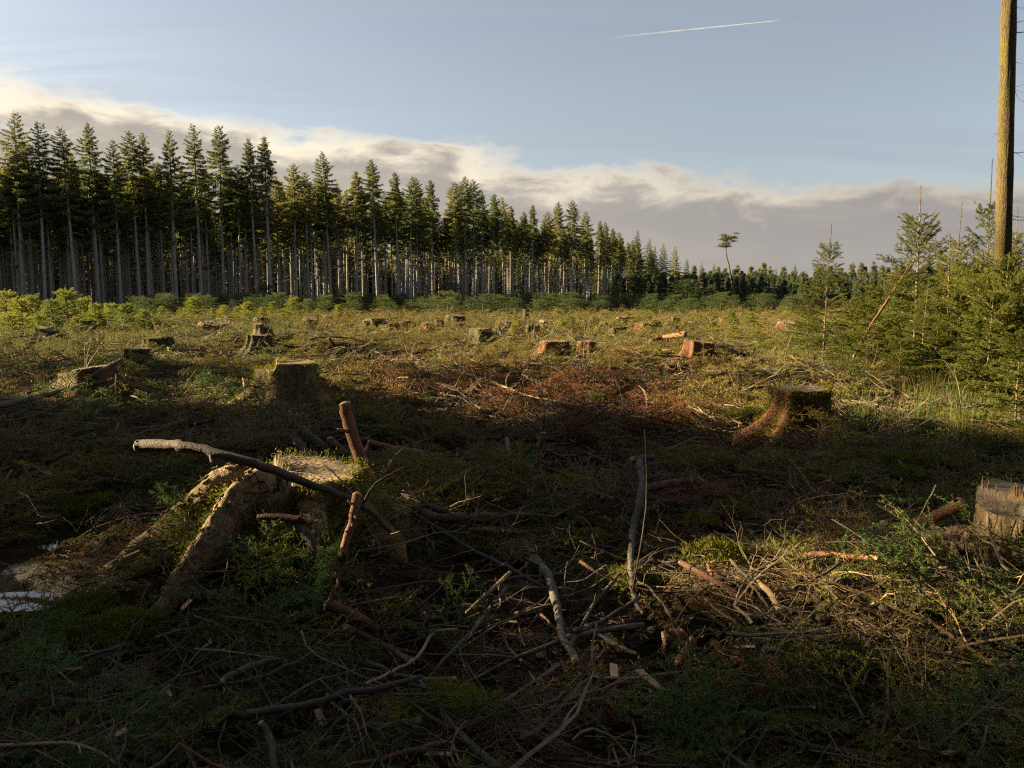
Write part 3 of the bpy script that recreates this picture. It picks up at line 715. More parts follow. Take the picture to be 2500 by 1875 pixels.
# larger saplings at the right, near enough to see each twig
SV = [young_spruce(3.5, 1.25, 300, 13, 5, 500, 0.028, 0.0062, 0.20, 0.95, 0.055, 0.30, True, M_sap, 0.4, True, 0.05, 0.035, (0, 50)),
      young_spruce(3.5, 1.15, 301, 12, 5, 500, 0.028, 0.0062, 0.15, 0.9, 0.055, 0.30, True, M_sap, 0.3, True, 0.05, 0.032, (-4, 45)),
      young_spruce(3.5, 1.0, 302, 11, 5, 440, 0.028, 0.0062, 0.22, 1.0, 0.06, 0.26, True, M_sap, 0.5, True, 0.08, 0.028, (2, 48)),
      young_spruce(2.0, 1.1, 303, 9, 6, 540, 0.029, 0.0066, 0.12, 0.8, 0.055, 0.28, True, M_sap, 0.0, True, 0.05, 0.022, (0, 42))]
RIGHT = [(2025,545,18.0,1,'slender spruce sapling with forked sparse top, left of the right-hand thicket',0.85),
 (2255,450,14.5,0,'tallest spruce sapling with long bare leader in the right-hand thicket',1.0),
 (2345,490,15.8,2,'thin spruce sapling just right of the tallest one in the thicket',0.8),
 (2428,385,16.5,2,'thin spruce sapling with bare spire touching the big trunk',0.75),
 (2455,545,13.2,1,'spruce sapling in front of the big mossy trunk',0.75),
 (2330,565,13.4,1,'dense green spruce sapling between the tallest one and the big trunk',0.95),
 (2490,500,13.8,0,'spruce sapling at the right edge of the photo behind the trunk',0.8),
 (2155,690,17.0,3,'bushy yellow-green spruce below the leaning dead stem',1.15),
 (2085,715,18.5,3,'low bushy spruce right beside the slender forked sapling',1.1),
 (2225,690,15.6,3,'bushy spruce at the foot of the tallest sapling',1.1),
 (1975,740,20.0,3,'low spruce spreading behind the slender forked sapling',1.1),
 (2395,640,12.6,3,'broad low spruce left of the foot of the big trunk',0.95),
 (2290,760,13.0,3,'low dark spruce in the lower middle of the thicket',1.1),
 (2120,790,15.0,3,'drooping low spruce at the front left of the thicket',1.15),
 (2200,820,13.0,3,'small spruce at the front of the thicket',1.2),
 (2060,800,16.0,3,'little spruce in front of the slender forked sapling',1.2),
 (2170,760,15.8,3,'rounded spruce between the leaning stem and the tallest sapling',1.2),
 (2350,700,13.6,3,'bushy spruce between tallest sapling and big trunk, lower half',1.1),
 (2440,720,12.4,3,'broad spruce covering the foot of the big trunk',1.1),
 (2260,850,12.0,3,'low spruce at the lower front edge of the thicket',1.2),
 (2380,830,11.6,3,'dark low spruce at the front right of the thicket',1.2),
 (2462,612,11.1,3,'tall bushy spruce hiding the foot of the big trunk',0.62),
 (2475,650,11.0,1,'spruce sapling right in front of the foot of the big trunk',0.9),
 (2425,700,10.9,3,'low spruce left before the foot of the big trunk',1.0),
 (2195,625,16.2,0,'middling spruce sapling left of the tallest one',1.0),
 (2300,600,14.6,1,'full spruce sapling close behind the tallest one',1.1),
 (2375,590,14.2,0,'full spruce sapling left of the big trunk at mid height',1.05),
 (2120,680,17.6,0,'spruce sapling between the forked one and the leaning stem',1.1),
 (2410,560,15.0,1,'feathery spruce sapling just behind the big trunk',0.95),
 (2260,690,13.4,1,'spruce sapling in front of the tallest one',1.15),
 (2495,800,8.6,3,'bright green young spruce cut by the right edge of the photo',0.95)]
for px, top, d, v, lab, w in RIGHT:
    put_young(SV[v], px, top, d, lab, 'spruce saplings at the right', w, 2.0 if v == 3 else 3.5)
# big mossy trunk at the right
def big_trunk():
    d = 11.8; b0 = at(2464, 700, d); b1 = at(2480, 60, d)
    base = np.array([b0[0]-0.02, d, tz(b0[0], d)-0.1]); H = 23.0
    t = thing('spruce_tree', base, 'tall bare mossy trunk rising out of the right edge of the photo', 'tree')
    dirv = (b1-b0)/(b1[2]-b0[2]); n = 60; tt = np.linspace(0, 1, n); zz = tt*H
    P = np.stack([dirv[0]*zz, dirv[1]*zz, zz], -1); rng = np.random.default_rng(9)
    b = MB(); b.add(*tube(P, 0.108*(1-tt)**0.8*(1+0.25*np.exp(-zz*3.0))+0.012, 28, 0.06, 4))
    link('trunk', b.mesh('trunk', [M_trunk_moss]), t)
    for k in range(22):
        z = rng.uniform(2.2, 9.5); a = rng.normal(0.2, 1.0); L = rng.uniform(0.08, 0.9); p = np.array([dirv[0]*z, dirv[1]*z, z])
        S = []; e = p
        dv = np.array([math.cos(a), math.sin(a), -0.12])
        for q in range(5):
            f = e + dv*L/5 + rng.normal(0, 0.02, 3); S.append([*e, *f, 0.008*(1-q/5)+0.001, 0.008*(1-(q+1)/5)+0.001])
            g = f+(dv+rng.normal(0, 0.6, 3))*L*0.2; S.append([*f, *g, 0.003, 0.001]); e = f
        b = MB(); b.add(*prisms(np.array(S))); link('dead_branch', b.mesh('dead_branch', [M_stick_dark]), t)
    c = link('crown', FV[0][0], t); c.scale = (1.15, 1.15, 1.15)
big_trunk()

# ------------------------------------------------------------------ stumps
def tufts(P, Nn, rng, per=14, ln=0.022, w=0.005, spread=0.012):
    n = len(P); k = np.repeat(np.arange(n), per); m = len(k)
    B = P[k] + rng.normal(0, spread, (m, 3)); D = unit(Nn[k]*0.9 + rng.normal(0, 0.6, (m, 3)) + [0, 0, 0.25])
    sd = unit(np.cross(D, rng.normal(size=(m, 3))))*w; L = ln*(0.5+rng.random((m, 1)))
    V = np.stack([B-sd, B+sd, B+D*L], 1).reshape(-1, 3); return V, np.arange(m*3).reshape(-1, 3)
def stump(x, y, Rr, H, label, seed, flares=(), notch=None, moss=0.3, bark=None, cut=None, detail=1, ell=(1.0, 1.0), sink=0.05, group='sawn tree stumps', tilt=(0, 0), chips=0, name='tree_stump', flare0=0.22, power=2.4):
    rng = np.random.default_rng(seed); nt = int(44*detail)+20; nz = int(16*detail)+6; nr = int(9*detail)+4
    z0 = tz(x, y); t = thing(name, (x, y, z0-sink), label, 'stump', group); H = H+sink
    th = np.arange(nt)/nt*2*math.pi
    if not flares:
        k = rng.integers(4, 7); a0 = rng.random()*6.28
        flares = [(math.degrees(a0+q*6.28/k+rng.normal(0, 0.25)), Rr*rng.uniform(0.5, 1.25), rng.uniform(0.2, 0.34)) for q in range(k)]
    Fl = np.zeros(nt); lob = np.zeros(nt)
    for ang, ln, wd in flares:
        da = (th-R(ang)+math.pi) % (2*math.pi)-math.pi; g = np.exp(-(da/wd)**2); Fl += ln*g; lob += 0.10*g
    rim = Rr*(1+0.17*fbm(np.cos(th)*1.7+seed, np.sin(th)*1.7, seed, 3)*2 + 1.5*lob - 0.07)
    def ztop(px, py):
        z = H + tilt[0]*px + tilt[1]*py + 0.05*H*fbm(px*4+seed, py*4, seed+5, 3)
        if notch:
            na, off, drop = notch; s = px*math.cos(R(na))+py*math.sin(R(na))
            z = z - drop*np.clip((s-off)/0.025+0.5, 0, 1)
        return z
    cx, cyv = np.cos(th)*ell[0], np.sin(th)*ell[1]
    rows = []; tt = np.linspace(0, 1, nz)
    zr = ztop(rim*cx, rim*cyv) + 0.055*H*fbm(th*3.5+seed, th*0+seed, seed+8, 3) - 0.03*H*np.clip(fbm(np.cos(th)*3+seed, np.sin(th)*3, seed+77, 2)*4, 0, 1)
    for q in tt:
        s = q**power; z = zr*(1-q)
        r = rim*(1+0.02*q) + (Fl + flare0*Rr)*s
        ph = th*rng.integers(1, 2)
        rid = fbm(th*9+seed, z*3.0, seed+9, 3)*0.10*Rr + fbm(np.cos(th)*14, np.sin(th)*14+z*9, seed+2, 2)*0.05*Rr
        drop = 0.0
        rows.append(np.stack([(r+rid*(0.3+q))*cx, (r+rid*(0.3+q))*cyv, z+drop], -1))
    last = rows[-1].copy(); last[:, 2] -= 0.30; last[:, :2] *= 1.04; rows.append(last)
    V = np.concatenate(rows); m = len(rows)
    i, j = np.meshgrid(np.arange(m-1), np.arange(nt), indexing='ij'); j2 = (j+1) % nt
    A, B, C, D = i*nt+j, i*nt+j2, (i+1)*nt+j2, (i+1)*nt+j
    F = np.concatenate([np.stack([A, D, C], -1).reshape(-1, 3), np.stack([A, C, B], -1).reshape(-1, 3)])
    b = MB(); b.add(V, F); link('bark', b.mesh('bark', [bark or M_bark]), t)
    rr = []
    for q in np.linspace(1, 0, nr)[:-1]:
        px, py = rows[0][:, 0]*q, rows[0][:, 1]*q
        z = rows[0][:, 2] if q == 1 else ztop(px, py) + 0.007*Rr*(rng.random(nt)-0.5)*2
        rr.append(np.stack([px, py, z], -1))
    c = np.array([[0, 0, float(ztop(np.array(0.0), np.array(0.0)))]])
    Vt = np.concatenate(rr+[c]); m2 = len(rr)
    i, j = np.meshgrid(np.arange(m2-1), np.arange(nt), indexing='ij'); j2 = (j+1) % nt
    A, B, C, D = i*nt+j, i*nt+j2, (i+1)*nt+j2, (i+1)*nt+j
    F = np.concatenate([np.stack([A, B, C], -1).reshape(-1, 3), np.stack([A, C, D], -1).reshape(-1, 3)])
    k = np.arange(nt); F = np.concatenate([F, np.stack([(m2-1)*nt+k, (m2-1)*nt+(k+1) % nt, np.full(nt, m2*nt)], -1)])
    b = MB(); b.add(Vt, F); link('cut_face', b.mesh('cut_face', [cut or M_cut], False), t)
    if notch and detail > 1.4:                            # splinters left standing along the felling step
        na, off, drop = notch; b = MB(); d = np.array([math.cos(R(na)), math.sin(R(na))]); e = np.array([-d[1], d[0]])
        for q in range(16):
            w = rng.uniform(-0.75, 0.75)*Rr; pxy = d*(off-0.012)+e*w; z = float(ztop(*(d*(off-0.05)+e*w)))
            b.add(*tube([[*pxy, z-0.05], [*(pxy+rng.normal(0, 0.006, 2)), z+0.02+0.05*rng.random()]], [0.011, 0.0015], 4))
        link('splinters', b.mesh('splinters', [M_pale], False), t)
    if moss:
        tp_ = Vt[fbm(Vt[:, 0]*3.5/Rr*0.3+seed, Vt[:, 1]*3.5/Rr*0.3, seed+55, 2) > 0.16-0.10*min(moss, 1.2)] if moss >= 0.6 else Vt[:0]; tp_ = tp_[tp_[:, 0] < -0.1*Rr]; VV = np.concatenate([V[:-nt], tp_+[0, 0, 0.004]])
        n = int(320*moss*detail**1.5)+30; ii = rng.integers(0, len(VV), n*6); p = VV[ii]
        ok = fbm(p[:, 0]*5+seed, p[:, 1]*5+p[:, 2]*4, seed+31, 3) > 0.13-0.35*moss; p = p[ok][:n]
        nn = unit(p*np.array([1, 1, 0.0])+[0, 0, 0.12]); V2, F2 = tufts(p+rng.normal(0, 0.01, p.shape), nn, rng, 16, 0.03/detail**0.3, 0.006/detail**0.3, 0.025)
        if len(p):
            b = MB(); b.add(V2, F2); link('moss', b.mesh('moss', [M_moss], False), t)
    return t
def name_ok(kw): return kw.get('name') != 'tree_post'
def stump_px(px, top, wpx, H, label, seed, **kw):
    """distance follows from the height of the cut above the ground"""
    dd = cam_ray(px, top); y = 8.0
    for _ in range(30):
        x = dd[0]/dd[1]*y; zt = tz(x, y)+H; y = 0.5*y+0.5*max(2.0, min(90, (EYE-zt)/(-dd[2]/dd[1])))
    x = dd[0]/dd[1]*y; Rr = wpx/FPX*y*0.5; rs = random.Random(seed)
    if name_ok(kw) and 'tilt' not in kw: kw['tilt'] = (rs.uniform(-0.16, 0.16), rs.uniform(-0.10, 0.16))
    if name_ok(kw) and 'notch' not in kw and rs.random() < 0.5: kw['notch'] = (rs.uniform(150, 390), Rr*rs.uniform(0.1, 0.6), H*rs.uniform(0.10, 0.22))
    if 'detail' not in kw: kw['detail'] = 1.0 if y < 22 else 0.5
    return stump(x, y, Rr, H, label, seed, **kw), (x, y, Rr)
# the big one in the foreground, its lower step at the front left
hero = stump(HERO[0], HERO[1], 0.34, 0.32, 'large mossy stump with two long lit root buttresses in the left foreground', 51,
      flares=[(188, 0.30, 0.24), (240, 0.30, 0.24), (275, 0.20, 0.14), (305, 0.22, 0.16), (20, 0.30, 0.2), (95, 0.30, 0.25), (340, 0.25, 0.16)],
      notch=(205, 0.03, 0.08), moss=0.95, bark=M_root, detail=2.8, ell=(1.22, 1.0), tilt=(-0.02, 0.06), flare0=0.10, power=1.35)
def root(parent, pts, r0, r1, seed, bark, flat=1.35, name='root'):
    rng = np.random.default_rng(seed); n = 34; P = smooth_path(pts, n, 0.006, seed); t = np.linspace(0, 1, n)
    org = np.array(parent.location)
    rad = (r0*(1-t)**1.1 + r1*t)
    V, F = tube(P, rad, 18, 0.05, seed); k = n*18
    C0 = np.repeat(P, 18, 0); off = V[:k]-C0; off[:, :2] *= 0.72; off[:, 2] *= flat
    rid = 1+0.42*fbm(np.tile(np.arange(18)*0.55, n)+seed, np.repeat(t*3.5, 18), seed, 3)+0.22*fbm(np.tile(np.arange(18)*1.7, n), np.repeat(t*26, 18), seed+3, 2)
    V[:k] = C0+off*rid[:, None]
    b = MB(); b.add(V, F); o = link(name, b.mesh(name, [bark]), parent); b = MB()
    for q in range(150):                                  # loose bark plates
        i = rng.integers(1, n-4); j = rng.integers(0, 18); p = V[i*18+j]; nn = unit(p-P[i]); T = unit(P[i+1]-P[i]+rng.normal(0, 0.004, 3)); sd = np.cross(nn, T)
        if nn[2] < -0.2: continue
        L, w, h = rng.uniform(0.02, 0.075), rng.uniform(0.005, 0.016), rng.uniform(0.003, 0.010)
        c = p+nn*0.004; K = [c-T*L/2-sd*w*rng.uniform(.3, 1)+nn*h*rng.random(), c-T*L/2+sd*w*rng.uniform(.3, 1), c+T*L/2+sd*w*rng.uniform(.2, 1)+nn*h, c+T*L/2-sd*w*rng.uniform(.2, 1)+nn*h*0.4]
        K = K + [k2-nn*0.012 for k2 in K]
        b.add(K, [[0, 1, 2], [0, 2, 3], [4, 6, 5], [4, 7, 6], [0, 4, 5], [0, 5, 1], [1, 5, 6], [1, 6, 2], [2, 6, 7], [2, 7, 3], [3, 7, 4], [3, 4, 0]])
    pl = link('bark_plates', b.mesh('bark_plates', [M_bark_pale], False), o); pl['kind'] = 'stuff'
    return o
def drape(parent, xy, dz):
    o = parent.location; return [np.array([a, b, tz(o[0]+a, o[1]+b)-o[2]+h]) for (a, b), h in zip(xy, dz)]
root(hero, [(-0.16, 0.0, 0.24)] + drape(hero, [(-0.36, -0.02), (-0.60, -0.06), (-0.90, -0.12), (-1.25, -0.22)], [0.24, 0.13, 0.03, -0.12]), 0.155, 0.045, 5, M_root)
root(hero, [(-0.08, -0.14, 0.24)] + drape(hero, [(-0.18, -0.36), (-0.28, -0.58), (-0.38, -0.82), (-0.48, -1.12)], [0.24, 0.14, 0.04, -0.12]), 0.145, 0.045, 6, M_root)
root(hero, [(0.16, -0.2, 0.14)] + drape(hero, [(0.30, -0.42), (0.42, -0.66), (0.55, -0.95)], [0.12, 0.03, -0.1]), 0.12, 0.04, 7, M_root)
root(hero, [(-0.15, -0.05, 0.16)] + drape(hero, [(-0.42, -0.28), (-0.72, -0.52), (-1.05, -0.85)], [0.06, 0.02, -0.09]), 0.09, 0.03, 8, M_root)
stump(-3.22, 11.3, 0.40, 0.50, 'tall pale stump with mossy front and lower step on its left', 52,
      flares=[(200, 0.30, 0.3), (330, 0.32, 0.25), (265, 0.15, 0.3), (60, 0.3, 0.3), (130, 0.3, 0.3)], notch=(195, 0.16, 0.09), moss=0.9, bark=M_bark_pale, detail=1.6)
stump(3.36, 9.1, 0.31, 0.46, 'dark mossy stump with red-brown lit left flank at the right', 53,
      flares=[(195, 0.45, 0.25), (230, 0.30, 0.25), (300, 0.12, 0.3), (20, 0.2, 0.3), (100, 0.3, 0.3)], moss=1.1, bark=M_bark_red, cut=M_cut_grey, detail=1.6, tilt=(0.03, 0.0))
stump(2.98, 4.45, 0.27, 0.50, 'splintered grey-topped stump cut off by the right edge of the photo', 54,
      flares=[(250, 0.14, 0.2), (205, 0.22, 0.25), (290, 0.10, 0.3), (100, 0.2, 0.3), (340, 0.1, 0.2)], moss=0.25, bark=M_bark_pale, cut=M_cut_grey, detail=2.0, flare0=0.10, power=2.0, notch=(200, 0.13, 0.10))
ST = [ # px, top py, width px, height m, label, extra
 (212, 895, 118, 0.34, 'broken dark stump with splintered right half at the left', dict(notch=(180, 0.05, 0.06), bark=M_bark_red, cut=M_cut_grey, moss=0.3, tilt=(0.10, 0))),
 (338, 852, 56, 0.36, 'dark stump with pale thin-rimmed top left of the tall pale stump', dict(moss=0.5)),
 (385, 826, 62, 0.38, 'mossy square-looking stump behind the thin-rimmed one on the left', dict(moss=0.9)),
 (632, 813, 58, 0.40, 'stump with pale top above a brash mound, behind the tall pale stump', dict(moss=0.4)),
 (640, 790, 40, 0.42, 'middle stump of the row of three behind the brash mound', dict(moss=0.4)),
 (637, 776, 34, 0.42, 'farthest stump of the row of three behind the brash mound', dict(moss=0.3)),
 (522, 792, 62, 0.30, 'low reddish stump left of the row of three', dict(moss=0.3, bark=M_bark_red)),
 (757, 778, 32, 0.42, 'small flared stump right of the row of three', dict(moss=0.3)),
 (900, 779, 30, 0.42, 'left stump of a touching pair near the sunlit middle', dict(moss=0.3)),
 (923, 777, 36, 0.48, 'right stump of a touching pair near the sunlit middle', dict(moss=0.7)),
 (953, 791, 38, 0.30, 'low dark stump right of the touching pair', dict(moss=0.2)),
 (1047, 788, 30, 0.30, 'small orange-brown stump left of the round mossy one', dict(moss=0.1, bark=M_bark_red)),
 (1072, 780, 20, 0.36, 'tiny pale stump between the orange-brown and the round mossy one', dict(moss=0.1)),
 (1112, 770, 42, 0.52, 'round mossy stump with lit rim left of the tall sawn post', dict(moss=0.9)),
 (1122, 791, 30, 0.22, 'low pale stump at the foot of the round mossy one', dict(moss=0.3)),
 (1178, 802, 58, 0.44, 'broad dark-fronted stump with sunlit left root, centre of the clearing', dict(moss=0.25, flares=[(185, 0.42, 0.3), (345, 0.30, 0.3), (260, 0.1, 0.3), (80, 0.3, 0.3)])),
 (1225, 782, 30, 0.25, 'low reddish stump behind the broad dark-fronted one', dict(moss=0.1, bark=M_bark_red)),
 (1300, 792, 34, 0.40, 'pale-topped stump with dark front right of the tall sawn post', dict(moss=0.6)),
 (1508, 796, 42, 0.38, 'mossy dark stump in front of the log-topped one right of centre', dict(moss=0.8)),
 (1516, 775, 28, 0.46, 'stump with sticks across its top right of centre', dict(moss=0.2)),
 (1450, 774, 22, 0.42, 'small stump with crossed sticks left of the log-topped one', dict(moss=0.2)),
 (1578, 785, 46, 0.40, 'mossy stump with orange broken right side', dict(moss=0.7, bark=M_bark_red, notch=(0, 0.1, 0.1))),
 (1708, 836, 70, 0.40, 'red-brown stump with upright root ribs in the right sunlit brash', dict(moss=0.1, bark=M_bark_red, flares=[(190, 0.30, 0.25), (235, 0.22, 0.2), (275, 0.20, 0.18), (320, 0.2, 0.2), (20, 0.3, 0.2), (90, 0.3, 0.3)])),
 (1917, 789, 46, 0.46, 'stump with bright pale top beside the slender forked sapling', dict(moss=0.1, bark=M_bark_red)),
 (1872, 905, 66, 0.20, 'low reddish rotten stump overgrown with moss behind the dark mossy one', dict(moss=1.0, bark=M_bark_red, cut=M_cut_grey)),
 (115, 800, 52, 0.40, 'dark stump with bright sawn top among the young spruces, leftmost', dict(moss=0.4)),
 (214, 784, 36, 0.42, 'thin pale-topped stump between young spruces on the left', dict(moss=0.4)),
 (303, 791, 34, 0.34, 'pale-topped stump right of the thin one between young spruces', dict(moss=0.4)),
 (405, 792, 24, 0.3, 'small dark stump hidden at the foot of the sunlit young spruces', dict(moss=0.3)),
 (1632, 772, 30, 0.22, 'low reddish stump at the back of the right sunlit brash', dict(moss=0.1, bark=M_bark_red)),
 (1380, 786, 24, 0.3, 'small stump half buried in the sunlit brash behind the two-part stump', dict(moss=0.4)),
]
FARS = ['left of the row of three', 'behind the small flared one', 'in the gap right of the low dark one', 'left of the tiny pale one', 'behind the centre stump', 'beyond the pale-topped one', 'behind the two-part stump', 'beyond the mossy one with the orange side', 'behind the ribbed red one', 'before the shaded belt at the right', 'beyond the sunlit brash right of centre', 'at the back edge left of the post']
rs_ = random.Random(4)
for k, (w, px) in enumerate(zip(FARS, (560, 800, 985, 1065, 1200, 1330, 1405, 1600, 1690, 1770, 1650, 1245))):
    ST.append((px, rs_.uniform(768, 786), rs_.uniform(20, 32), rs_.uniform(0.26, 0.42), 'small far stump ' + w, dict(moss=0.2, bark=(M_bark_red if k % 3 == 0 else M_bark))))
STUMPS = []
for i, (px, top, w, H, lab, kw) in enumerate(ST):
    o, q = stump_px(px, top, w, H*1.08, lab, 60+i, **kw); STUMPS.append(q)
# two-part stump right of centre
stump(1.02, 18.9, 0.36, 0.40, 'left part of the red-brown two-part stump with orange lit flank', 98, flares=[(190, 0.40, 0.25), (230, 0.2, 0.25), (330, 0.15, 0.3), (80, 0.3, 0.3)], bark=M_bark_red, moss=0.2, detail=1.2)
stump(1.75, 18.5, 0.22, 0.34, 'right smaller part of the red-brown two-part stump with pale rim', 99, flares=[(200, 0.12, 0.3), (330, 0.55, 0.3), (20, 0.4, 0.3), (280, 0.15, 0.2)], bark=M_bark_red, moss=0.1, detail=1.2)
# tall sawn post and dark stub posts
for px, top, w, H, lab, sd in ((1285, 756, 14, 0.70, 'tall narrow sawn post standing before the shaded young spruces', 110), (1702, 758, 11, 0.5, 'dark narrow post in the shaded belt at the right', 111), (1886, 742, 10, 0.8, 'dark splintered post before the thicket at the right', 112)):
    stump_px(px, top, w, H, lab, sd, moss=0.0, flares=[(200, 0.05, 0.4), (20, 0.05, 0.4)], name='tree_post', group='narrow sawn posts', flare0=0.1)

# ------------------------------------------------------------------ sticks and logs one can pick out
MATS = {'g': M_stick_grey, 'r': M_stick_red, 'd': M_stick_dark, 't': M_stick_tan}
def stick(name, label, pts, r0, r1, m, seed, ends=True, knots=5, twigs=0, group='loose sticks and branches', sides=9, cat=None, jit=0.5):
    rng = np.random.default_rng(seed); pts = [np.asarray(p, float) for p in pts]; base = pts[0].copy()
    L = sum(np.linalg.norm(b-a) for a, b in zip(pts[:-1], pts[1:])); n = max(8, min(40, int(L/0.05)))
    P = smooth_path([p-base for p in pts], n, r0*jit*0.22, seed); rad = np.linspace(r0, r1, n)*(1+0.05*np.convolve(rng.normal(0, 1, n+2), [.3, .4, .3], 'valid'))
    t = thing(name, base, label, cat or ('log' if name == 'log' else 'branch'), group)
    b = MB(); b.add(*tube(P, rad, sides, 0.035, seed, False))
    for q in range(knots):
        i = rng.integers(1, n-1); d = unit(rng.normal(size=3)); b.add(*tube([P[i], P[i]+d*rad[i]*2.6], [rad[i]*0.38, rad[i]*0.15], 5))
    link('bark', b.mesh('bark', [MATS[m]]), t)
    if ends:
        for i, s in ((0, 1), (n-1, -1)):
            if rad[i] < 0.006: continue
            T = unit(P[i]-P[i+s]); b = MB(); b.add(*tube([P[i]-T*0.01, P[i]+T*0.004, P[i]+T*(0.006+0.5*rad[i]*rng.random())], [rad[i]*0.97, rad[i]*0.93, rad[i]*0.35], sides, 0.12, seed+i)); link('broken_end', b.mesh('broken_end', [M_pale if m != 'd' else M_stick_tan]), t)
    for q in range(twigs):
        i = rng.integers(n//4, n); d = unit(unit(P[i]-P[i-1])*0.6+rng.normal(0, 0.7, 3)+[0, 0, 0.2]); ln = L*(0.10+0.18*rng.random())
        Q = smooth_path([P[i], P[i]+d*ln*0.5+rng.normal(0, 0.02, 3), P[i]+d*ln+rng.normal(0, 0.04, 3)], 7)
        b = MB(); b.add(*tube(Q, np.linspace(max(0.003, rad[i]*0.4), 0.0015, 7), 5)); link('twig', b.mesh('twig', [MATS[m]]), t)
    return t
def G(px, py, lift=0.03): return ground(px, py, lift)
def lay(label, pp, w0, w1, m, seed, lift=0.035, **kw):
    """pixels of a stick lying on the brash; widths in photograph pixels"""
    pts = [G(p[0], p[1], (p[2] if len(p) == 3 else lift) + 0.09) for p in pp]; y0, y1 = pts[0][1], pts[-1][1]
    return stick(kw.pop('name', 'fallen_branch'), label, pts, w0/FPX*y0*0.5, w1/FPX*y1*0.5, m, seed, **kw)
def air(label, pp, w0, w1, m, seed, **kw):
    """(px, py, distance) for sticks that stand or hang in the air"""
    pts = [at(*p) for p in pp]; return stick(kw.pop('name', 'fallen_branch'), label, pts, w0/FPX*pp[0][2]*0.5, w1/FPX*pp[-1][2]*0.5, m, seed, **kw)
air('long dark curved branch lying across the big foreground stump', [(338,1090,4.75),(410,1088,4.68),(480,1096,4.6),(620,1132,4.52),(760,1182,4.46),(870,1225,4.38),(960,1300,4.35)], 34, 12, 'd', 1, twigs=3)
air('thick red-brown stake standing upright behind the big foreground stump', [(842,985,5.35),(852,1030,5.35),(872,1095,5.32),(893,1150,5.3),(925,1240,5.25)], 30, 34, 'r', 2)
air('slim orange-red stick standing upright near the middle', [(1326,1057,6.1),(1318,1100,6.1),(1306,1150,6.08),(1285,1205,6.05),(1272,1262,6.0)], 15, 23, 'r', 3)
air('thin grey snag standing behind the orange-red upright stick', [(1329,1012,6.6),(1327,1040,6.6),(1318,1110,6.6)], 5, 8, 'g', 4)
air('short split stick standing at the right end of the big stump', [(872,1208,4.25),(866,1245,4.22),(855,1290,4.2),(838,1350,4.15)], 24, 20, 'r', 5)
lay('left one of three dark stubs behind the big stump', [(712,1070,.25),(762,1120,.12)], 24, 22, 'd', 6, name='log')
lay('longest middle one of three dark stubs behind the big stump', [(738,1052,.28),(832,1130,.1)], 28, 26, 'd', 7, name='log')
lay('right one of three dark stubs behind the big stump', [(806,1072,.25),(852,1122,.12)], 24, 22, 'd', 8, name='log')
lay('grey log lying level right of the big stump', [(1012,1236,.08),(1062,1264,.08),(1130,1262,.08),(1228,1262,.08)], 20, 24, 'g', 9, name='log')
lay('broken pale-ended branch behind the level grey log', [(985,1202,.1),(1035,1230,.1),(1095,1250,.08)], 16, 14, 'g', 10)
lay('long pale grey branch lying straight away from the camera right of centre', [(1562,1128,.12),(1567,1200,.1),(1545,1290,.08),(1540,1380,.06),(1548,1460,.05),(1568,1496,.05)], 19, 8, 'g', 11, twigs=3)
lay('short pale crosspiece at the far end of the long grey branch', [(1543,1122,.14),(1592,1117,.12)], 16, 18, 'g', 12)
lay('dark red log crossing behind the long grey branch', [(1570,1192,.07),(1630,1182,.08),(1692,1170,.1)], 18, 20, 'r', 13, name='log')
lay('thick curved grey bough in the lower middle of the foreground', [(1277,1322,.1),(1305,1362,.1),(1338,1408,.09),(1360,1480,.08),(1370,1540,.07),(1405,1610,.04)], 24, 18, 'g', 14, twigs=2)
lay('long thin dark branch slanting from the big stump to the curved bough', [(1005,1250,.12),(1130,1330,.12),(1230,1380,.1),(1325,1432,.08)], 12, 9, 'd', 15, twigs=4)
lay('straight tan stick pointing at the curved grey bough', [(1245,1398,.2),(1200,1440,.14),(1140,1495,.08)], 9, 10, 't', 16)
lay('wavy tan stick with bent tip below the fresh spruce sprig', [(1112,1537,.1),(1060,1545,.1),(1020,1602,.08),(960,1638,.07),(895,1668,.05)], 9, 8, 't', 17)
lay('thick red-brown log end below the big stump', [(800,1475,.12),(860,1505,.1),(915,1535,.06)], 30, 26, 'r', 18, name='log')
lay('dark straight branch below the thick red-brown log end', [(845,1532,.1),(920,1570,.08),(1005,1615,.05)], 18, 20, 'g', 19)
lay('grey branch half buried in the lower left foreground', [(545,1662,.06),(605,1628,.06),(665,1610,.04)], 18, 14, 'g', 20)
lay('smooth grey branch at the bottom edge left of the middle', [(637,1766,.1),(655,1795,.08),(668,1840,.06),(672,1900,.05)], 20, 24, 'g', 21)
lay('crooked forked branch in the lower middle right of the curved bough', [(1512,1400,.08),(1480,1440,.08),(1448,1480,.07),(1420,1530,.06),(1392,1575,.04)], 8, 14, 'g', 22, twigs=3)
lay('grey branch branching off to the right below the crooked one', [(1428,1530,.07),(1480,1562,.06),(1550,1595,.05)], 16, 10, 'g', 23)
lay('straight dark red branch in the right middle foreground', [(1662,1373,.07),(1730,1410,.06),(1805,1455,.04)], 15, 18, 'r', 24)
lay('bleached tan stick lying right of the straight dark red branch', [(1848,1418,.06),(1880,1450,.06),(1905,1492,.05)], 16, 18, 't', 25)
lay('reddish level branch left of the splintered stump', [(1972,1352,.05),(2060,1356,.05),(2142,1362,.05)], 15, 14, 'r', 26)
lay('thick torn red-brown root reaching from the splintered stump', [(2085,1318,.04),(2160,1302,.06),(2250,1276,.1),(2350,1228,.22)], 18, 34, 'r', 27)
lay('thin whitish stick above the torn red-brown root', [(2032,1258,.08),(2055,1278,.06),(2098,1287,.05)], 7, 9, 't', 28)
lay('thick short log end showing its round face low in the middle right', [(1622,1560,.05),(1668,1548,.05)], 40, 36, 'r', 29, name='log')
